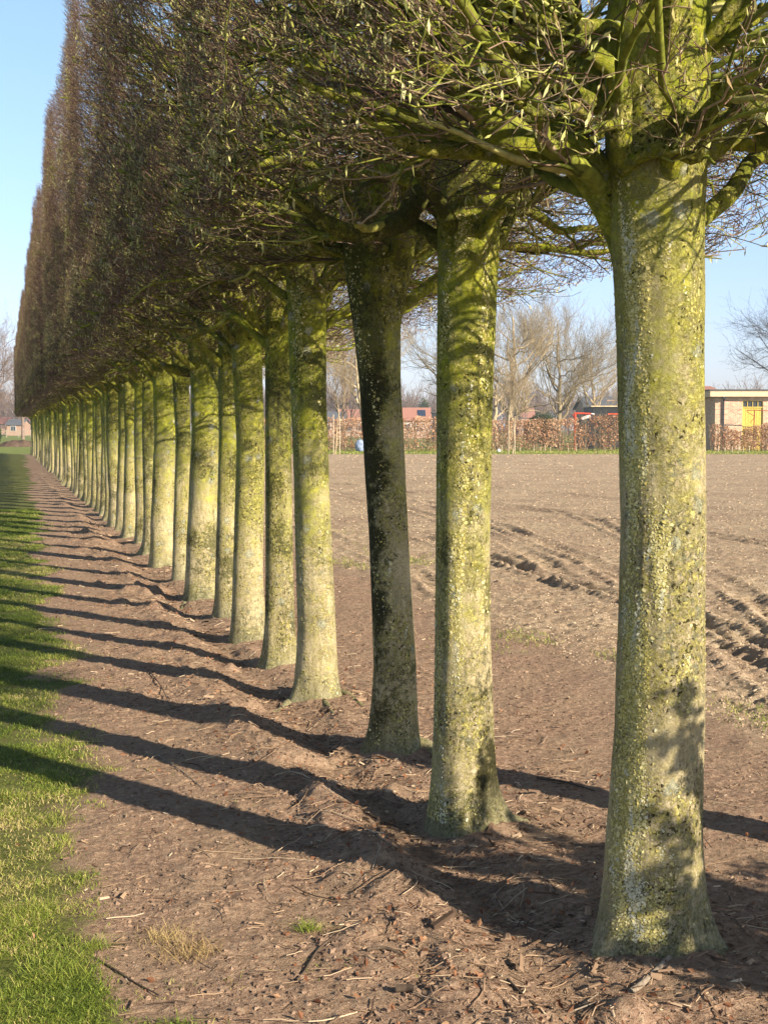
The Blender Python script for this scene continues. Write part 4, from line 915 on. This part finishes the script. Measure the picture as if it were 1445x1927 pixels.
M_GLASS = plain('dark_window_glass', (.05, .06, .07), .12, 0, 3, .2)
M_FELT = plain('roof_felt', (.10, .10, .10), .9, .2, 6, .2)
M_BLACK = plain('black_cladding', (.028, .032, .034), .6, .1, 6, .25)
dS = 92.; mp = mpp(dS); sx0, sy0 = spot(1342, dS)
t = empty('brick_shed', (sx0, sy0, 0), 'flat-roofed pale brick shed with a yellow door at the right edge', 'shed', None, RZ)
wx0, wx1 = (1393-1342)*mp, (1432-1342)*mp; ztop, zf = zat(747, dS), zat(736, dS); zd = zat(754, dS)
G = Geo(); G.box(0, wx0, 0, .3, -.2, ztop).box(wx1, 9.5, 0, .3, -.2, ztop).box(wx0, wx1, 0, .3, zd, ztop)
G.box(0, .3, .3, 6, -.2, ztop).box(9.2, 9.5, .3, 6, -.2, ztop).box(.3, 9.2, 5.7, 6, -.2, ztop); G.build('wall', M_BRICK, t)
G = Geo(); G.box(-.45, 9.9, -.45, 6.4, ztop+.002, zf); r_ = G.build('fascia', M_FASC, t)
G = Geo(); G.box(-.52, 9.97, -.52, 6.47, zf, zf+.09); G.build('roof', M_FELT, t)
G = Geo()
for k in range(7): G.box(wx0+.05+k*(wx1-wx0-.1)/7+.006, wx0+.05+(k+1)*(wx1-wx0-.1)/7-.006, .10, .14, 0, zat(767, dS))
dr = G.build('door', M_YEL, t)
G = Geo(); fw = .05; zz0 = zat(766.5, dS)
G.box(wx0, wx0+fw, .04, .16, 0, zd).box(wx1-fw, wx1, .04, .16, 0, zd).box(wx0+fw, wx1-fw, .04, .16, zd-fw, zd).box(wx0+fw, wx1-fw, .04, .16, zz0-.04, zz0+.03)
for k in range(1, 4): xk = wx0+k*(wx1-wx0)/4; G.box(xk-.02, xk+.02, .045, .155, zz0+.03, zd-fw)
G.build('door_frame', M_YEL, t)
G = Geo(); G.box(wx0+fw, wx1-fw, .11, .13, zz0+.03, zd-fw); G.build('transom_window', M_GLASS, t)
G = Geo(); dx_ = (1357-1342)*mp; G.tube([[dx_, -.10, 0], [dx_, -.10, ztop-.3], [dx_, -.25, ztop-.05]], .055, 8); G.box(dx_-.13, dx_+.13, -.42, -.12, ztop-.12, ztop); G.build('downpipe', M_DKMET, t)
# frames and booms
def frame_thing(nm, px, dep, label, cat, pieces):
    x, y_ = spot(px, dep); t = empty(nm, (x, y_, 0), label, cat, None, RZ)
    for part, pts, r_, m in pieces:
        G = Geo(); G.tube([[(a-px)*mpp(dep), 0, zat(b, dep)] for a, b in pts], r_, 8); G.build(part, m, t, True)
frame_thing('rusty_frame', 1416, 90.6, 'thin rusty metal frame standing in front of the yellow door', 'metal frame',
            [('post', [(1415, 848), (1415, 800), (1416, 772.5)], .035, M_RUST), ('arm', [(1416, 772), (1401, 772.3)], .028, M_RUST), ('brace', [(1401, 773), (1403, 776), (1415, 783)], .02, M_RUST), ('brace', [(1415, 786), (1408, 796)], .016, M_RUST), ('arm', [(1417, 772), (1470, 775)], .03, M_RUST)])
frame_thing('barrier_boom', 1079, 93, 'red metal boom with a white middle above the hedge', 'barrier',
            [('post', [(1080, 850), (1080, 778)], .085, M_REDP), ('brace', [(1076, 780), (1079, 786)], .05, M_REDP), ('boom', [(1078, 778), (1094, 778.2), (1110, 779)], .062, M_REDP), ('white_section', [(1110.3, 779), (1116, 779.2)], .05, M_WHT), ('cable', [(1112, 779.2), (1141, 779.6)], .014, M_FELT), ('counterweight', [(1141, 779.6), (1230, 779)], .06, M_REDP)])
x, y_ = spot(1100, 97); t = empty('covered_trailer', (x, y_, 0), 'dark trailer with a pale sheet, peeping over the hedge below the red boom', 'trailer', None, RZ)
G = Geo(); s_ = mpp(97); G.box(-12*s_, 14*s_, -.6, .9, .6, zat(790, 97)); G.build('body', M_BLACK, t)
G = Geo(); G.tube([[-9*s_, -.2, zat(789, 97)], [-2*s_, -.2, zat(786, 97)], [8*s_, -.2, zat(783.5, 97)]], .12, 8); G.build('sheet', M_WHT, t, True)
G = Geo()
for sx_ in (-.35, .4):
    for k in (-.62, .92): G.tube([[sx_, k-.08, .33], [sx_, k+.08, .33]], .33, 20)
G.build('wheel', M_BLACK, t)
def house(px0, px1, dep, ridge_y, eave_y, label, mw, mr, depth_=7., gable=False, nm='house', ridge_in=0.):
    x, y_ = spot(px0, dep); wdt = (px1-px0)*mpp(dep); ze, zr = zat(eave_y, dep), zat(ridge_y, dep)
    t = empty(nm, (x, y_, 0), label, 'house', None, RZ)
    G = Geo(); G.box(0, wdt, 0, depth_, -.3, ze); G.tri([[0, 0, ze], [0, depth_, ze], [0, depth_/2, zr-.05], [wdt, 0, ze], [wdt, depth_, ze], [wdt, depth_/2, zr-.05]], [[0, 2, 1], [3, 4, 5]])
    wl = G.build('wall', mw, t)
    th = .14; o_ = .3; pr = np.array([[-o_, -.35], [depth_/2, 0], [depth_+.35, 0]])
    G = Geo(); ny_ = .35*(zr-ze)/(depth_/2)
    for a, b_ in (((-.35, ze-ny_+.02), (depth_/2, zr+.02)), ((depth_+.35, ze-ny_+.02), (depth_/2, zr+.02))):
        V = [[xx, yy, zz+dz] for dz in (0, th) for (yy, zz) in (a, b_) for xx in (-o_, wdt+o_)]
        V = np.array(V)+np.array([0, .0, 0]); G.add(V, [[0, 1, 3, 2], [4, 5, 7, 6], [0, 1, 5, 4], [2, 3, 7, 6], [0, 2, 6, 4], [1, 3, 7, 5]])
    rf = G.build('roof', mr, t); return t, rf, wdt, ze, zr
def windows(t, wdt, ze, xs_, w_=1.0, z0=1., z1=2.2, m=None):
    for a in xs_:
        G = Geo(); G.box(a, a+w_, -.05, .0-.003, z0, z1); f = G.build('window', m or M_WHT, t)
        G = Geo(); G.box(a+.08, a+w_/2-.03, -.075, -.053, z0+.08, z1-.08).box(a+w_/2+.03, a+w_-.08, -.075, -.053, z0+.08, z1-.08); G.build('pane', M_GLASS, f)
M_PLAST = plain('pink_plaster', (.50, .36, .29), .85, .2, 5, .12)
t, rf, wdt, ze, zr = house(752, 808, 200, 768.5, 790, 'red-roofed house with a solar panel, between the second and third hornbeams', M_PLAST, M_ROOFR, 8)
G = Geo(); s_ = mpp(200); a0, a1 = (786-752)*s_, (801-752)*s_; sl = (zr-ze)/4.
for k in range(3):
    xa, xb_ = a0+(a1-a0)*k/3+.02, a0+(a1-a0)*(k+1)/3-.02; ya, yb_ = .7, 2.9
    V = [[xx, yy, ze+sl*yy+.22+dz] for dz in (0, .04) for yy in (ya, yb_) for xx in (xa, xb_)]
    G.add(V, [[0, 1, 3, 2], [4, 5, 7, 6], [0, 1, 5, 4], [2, 3, 7, 6], [0, 2, 6, 4], [1, 3, 7, 5]])
G.build('solar_panel', M_SOLAR, t); windows(t, wdt, ze, (.6, 2.4))
t, rf, wdt, ze, zr = house(640, 692, 240, 771, 790, 'hazy red-roofed house behind the pale leaning tree', M_PLAST, M_ROOFR, 9); windows(t, wdt, ze, (1., 3.2))
t, rf, wdt, ze, zr = house(600, 648, 225, 776, 792, 'grey-roofed house left of the hazy red roof', M_PLAST, M_ROOFG, 8); windows(t, wdt, ze, (1., 3.))
t, rf, wdt, ze, zr = house(975, 1004, 300, 766, 785, 'far pinkish house between the forked tree and the oval tree', M_PLAST, M_ROOFR, 9); windows(t, wdt, ze, (.8, 2.3), .8)
t, rf, wdt, ze, zr = house(1102, 1215, 140, 748, 768, 'grey-roofed house above the dark barn', M_BRICKR, M_ROOFG, 8); windows(t, wdt, ze, (1., 3.5))
G = Geo(); s_ = mpp(140); G.box(44*s_, 60*s_, 2.2, 2.9, zat(766, 140), zat(752, 140)); G.build('chimney', M_BRICKR, rf)
t, rf, wdt, ze, zr = house(1290, 1347, 118, 728, 740, 'red-roofed barn peeping over the left end of the brick shed', M_BRICKR, M_ROOFR, 8, nm='barn')
def flat_building(px0, px1, dep, top_y, label, nm, mt, dp=5.):
    x, y_ = spot(px0, dep); s_ = mpp(dep); wdt = (px1-px0)*s_; zt = zat(top_y, dep)
    t = empty(nm, (x, y_, 0), label, 'shed', None, RZ); G = Geo(); G.box(0, wdt, 0, dp, -.3, zt); G.build('wall', mt, t)
    G = Geo(); G.box(-.15, wdt+.15, -.15, dp+.15, zt, zt+.10); G.build('roof', M_FASC if nm == 'dark_barn' else M_FELT, t)
    G = Geo(); G.box(wdt*.3, wdt*.3+.9, -.06, -.003, 0, 2.); G.build('door', M_FELT, t)
flat_building(1113, 1230, 108, 766, 'long black flat-roofed barn behind the red boom', 'dark_barn', M_BLACK)
flat_building(815, 850, 150, 777, 'small black shed right of the red-roofed house', 'black_shed', M_BLACK)
# far left: brick houses, rail fence, heap
for px0, px1, dep, ry, ey, lb_, mr in ((-60, 12, 290, 786, 797, 'low brick house at the far left edge', M_ROOFR), (16, 44, 280, 790, 799, 'brick house with a grey roof at far left, left of the row end', M_ROOFG), (47, 120, 300, 787, 797, 'brick house just behind the end of the row', M_ROOFR)):
    t, rf, wdt, ze, zr = house(px0, px1, dep, ry, ey, lb_, M_BRICKR, mr, 7); windows(t, wdt, ze, np.arange(.8, wdt-1.5, 2.2), 1.1, .9, 2.)
x0, y0 = spot(-30, 225); t = empty('rail_fence', (x0, y0, 0), 'pale wooden rail fence in front of the far left houses', 'fence', None, RZ)
for k in range(7): G = Geo(); G.box(k*2-.06, k*2+.06, -.06, .06, -.2, 1.25); G.build('post', M_POLE, t)
for z in (.55, 1.05): G = Geo(); G.box(-.5, 12.5, -.09, -.062, z-.06, z+.06); G.build('rail', M_POLE, t)
M_EARTH = rndmat('heap_earth', [(0, c4(.09, .06, .045)), (1, c4(.2, .14, .10))], .95, .1, 0, 3)
x, y_ = spot(40, 112); nn_ = 60; a, b_ = np.meshgrid(np.linspace(-1, 1, nn_), np.linspace(-1, 1, 24)); r2_ = a**2+b_**2
hz = .62*np.clip(1-r2_, 0, 1)**.7*(1+.35*fbm(a*4, b_*2, 1, 4))-.06
i_ = (np.arange(23)[:, None]*nn_+np.arange(nn_-1)[None]).ravel()
o = obj('earth_heap', meshnp('earth_heap', np.stack([a*1.9, b_*1.3, hz], -1).reshape(-1, 3), np.stack([i_, i_+1, i_+nn_+1, i_+nn_], 1), M_EARTH, None, True, np.full(nn_*24, .4)))
o.location = (x, y_, 0); o.rotation_euler = (0, 0, RZ); tag(o, 'low dark earth heap on the grass beyond the row end', 'earth heap')
# evergreens
M_EVER = rndmat('evergreen_leaves', [(0, c4(.018, .035, .012)), (.6, c4(.05, .085, .025)), (1, c4(.11, .14, .05))], .6, .25, .1)
def evergreen(px, dep, top_y, wpx, label, seed, n=9000, leaf=.12):
    x, y_ = spot(px, dep); h = zat(top_y, dep); twf = .8; rg = np.random.default_rng(seed); wd = wpx/2*mpp(dep)
    t = empty('evergreen_shrub', (x, y_, gh(x, y_)), label, 'shrub', None, RZ)
    u = norm(rg.normal(size=(n, 3)))*(rg.random((n, 1))**.4); lumps = 1+.3*fbm(u[:, 0]*2.2+seed, u[:, 1]*2.2, u[:, 2]*2.2, 3)
    p = np.stack([u[:, 0]*wd*lumps, u[:, 1]*wd*lumps, h*.5+u[:, 2]*h*.5*lumps], -1); p[:, 2] = np.maximum(p[:, 2], .05)
    k = fbm(p[:, 0]*1.5, p[:, 1]*1.5, p[:, 2]*1.5, 3) > -.35
    v, q, a = leafcards(rg, p[k], leaf); obj('foliage', meshnp('foliage', v, q, M_EVER, None, False, a), t)
    G = Geo()
    for j in range(5): G.tube([[0, 0, -.1], [.2*math.cos(j), .2*math.sin(j), h*.4], [wd*.5*math.cos(j*1.3), wd*.5*math.sin(j*1.3), h*.75]], [.05, .04, .015], 6)
    G.build('stems', M_GREY, t, True)
evergreen(1022, 112, 775, 60, 'mid green bush below the oval tree, behind the hedge', 1)
evergreen(1003, 118, 784, 40, 'smaller green bush left of the mid green bush', 2)
evergreen(797, 262, 750, 26, 'dark conifer behind the solar-panelled roof', 3, 5000, .25)
evergreen(402, 96, 772, 36, 'dark shrub behind the leaning white pole', 4)
evergreen(-6, 118, 797, 22, 'dark round shrub cut by the left edge, beyond the row', 5)
# small things along the verge
def verge_obj(nm, px, dep, label, cat, G, m, grp=None, smooth=True):
    x, y_ = spot(px, dep); o = G.build(nm, m, None, smooth); o.location = (x, y_, gh(x, y_)); o.rotation_euler = (0, 0, RZ); return tag(o, label, cat, grp)
s_ = mpp(84)
verge_obj('white_pole', 396, 84, 'white pole leaning to the right on the far verge', 'pole', Geo().tube([[0, 0, .15], [5*s_, 0, zat(815, 84)], [13.5*s_, 0, zat(791, 84)]], .055, 10, 0, True, .9), M_WHT)
verge_obj('verge_post', 410, 84.6, 'short pale upright post beside the leaning white pole', 'post', Geo().tube([[0, 0, -.1], [0, 0, 1.55]], .05, 8, 0, True, .8), M_POLE)
for k, (px, hh) in enumerate([(944, .42), (978, .34), (1003, .48), (1016, .38), (1024, .5), (1034, .36), (1068, .3), (1082, .42), (1349, .4), (1361, .3), (1375, .34), (1387, .4), (1396, .36), (1407, .42)]):
    first = 'low white stake in the grass below the hedge, %s of a short line' % ordw(k+1) if k < 8 else 'low white stake in front of the brick shed, %s from the nearest trunk' % ordw(k-7).replace('nearest', 'first')
    verge_obj('marker_stake', px, 84.5, first, 'stake', Geo().tube([[0, 0, -.05], [.01*(k % 3-1), 0, hh]], .022, 6, 0, True, .9), M_POLE, 'low white stakes along the verge')
g_ = Geo(); rg = np.random.default_rng(8); nu, nv = 18, 14
uu, vv = np.meshgrid(np.arange(nu)*2*math.pi/nu, np.linspace(0, math.pi, nv), indexing='xy')
rr_ = 1+.22*fbm(np.cos(uu)*2, np.sin(uu)*2, vv*2, 3); V = np.stack([.36*np.sin(vv)*np.cos(uu)*rr_, .26*np.sin(vv)*np.sin(uu)*rr_, .38+.40*np.cos(vv)*rr_], -1).reshape(-1, 3)
q_ = [[j*nu+i, j*nu+(i+1) % nu, (j+1)*nu+(i+1) % nu, (j+1)*nu+i] for j in range(nv-1) for i in range(nu)]
M_BAG = plain('pale_blue_plastic', (.26, .33, .50), .4, .5, 5, .35)
verge_obj('plastic_sack', 678, 86.5, 'crumpled pale blue plastic sack in front of the hedge', 'sack', Geo().add(V, q_), M_BAG, None, False)
V2 = np.stack([.13*np.sin(vv)*np.cos(uu), .13*np.sin(vv)*np.sin(uu), .12+.13*np.cos(vv)], -1).reshape(-1, 3)
verge_obj('white_ball', 937.5, 84, 'white ball lying on the verge beside the second hornbeam', 'ball', Geo().add(V2, q_), M_WHT)
# verge grass
rg = np.random.default_rng(77); n = 26000; dd = rg.uniform(80, 96, n); px = rg.uniform(380, 1470, n)
p = EYE+FW*dd[:, None]+RT[None]*((px-722.5)/FPX*dd)[:, None]
_, _, vz_, _ = zones(p[:, 0], p[:, 1]); k = vz_ > .45
v, q, a = blades(rg, p[k, 0], p[k, 1], np.full(k.sum(), .13), np.full(k.sum(), .018), .8, .62, .22)
tag(obj('verge_tufts', meshnp('verge_tufts', v, q, M_GRASS, None, False, a)), 'rough grass along the far edge of the field', 'grass', None, 'stuff')
# distant woodland
rg = np.random.default_rng(12); N = 330; px = np.linspace(-260, 1700, N)+rg.normal(0, 5, N); dd = rg.uniform(285, 370, N)
hh = np.array([zat(rg.uniform(742, 772)+14*noise(np.array([p_*.012]), np.array([3.]))[0], d_) for p_, d_ in zip(px, dd)])
base = EYE+FW*dd[:, None]+RT*((px-722.5)/FPX*dd)[:, None]; base[:, 2] = 0
K = 5; s = np.linspace(0, 1, K)
P = base[:, None]+np.stack([.4*rg.normal(size=(N, 1))*s, .4*rg.normal(size=(N, 1))*s, hh[:, None]*.85*s], -1); rd = np.tile(np.linspace(.22, .05, K), (N, 1))
C1, r1 = spawn(rg, P, rd, 16, .2, 1, (2., 4.5), (.6, .8, 0), .5, 4, None, .45); C2, r2 = spawn(rg, C1, r1, 9, .1, 1, (.8, 2.2), (.7, .8, 0), .6, 3, None, .4)
G = Geo()
for C, r_ in ((P, rd), (C1, np.maximum(r1, .04)), (C2, np.maximum(r2, .035))): v, q = tubes(C, r_, 3); G.add(v, q, 0, np.repeat(np.clip(rg.normal(.5, .2, len(C)), 0, 1), C.shape[1]*3))
tag(G.build('distant_woodland', M_PINK, None, True), 'hazy belt of leafless woodland along the horizon', 'woodland', None, 'stuff')

# ------------------------------------------------------------------ haze
m = D.materials.new('thin_air'); m.use_nodes = True; t_ = m.node_tree; t_.nodes.remove(t_.nodes['Principled BSDF'])
pv = t_.nodes.new('ShaderNodeVolumePrincipled'); pv.inputs['Color'].default_value = c4(.80, .88, 1.); pv.inputs['Density'].default_value = HAZE
pv.inputs['Anisotropy'].default_value = .2
t_.links.new(pv.outputs[0], t_.nodes['Material Output'].inputs['Volume'])
G = Geo(); G.box(-420, 640, -70, 920, -2., 24.); o = G.build('haze', m); tag(o, 'thin haze over the fields', 'haze', None, 'stuff')
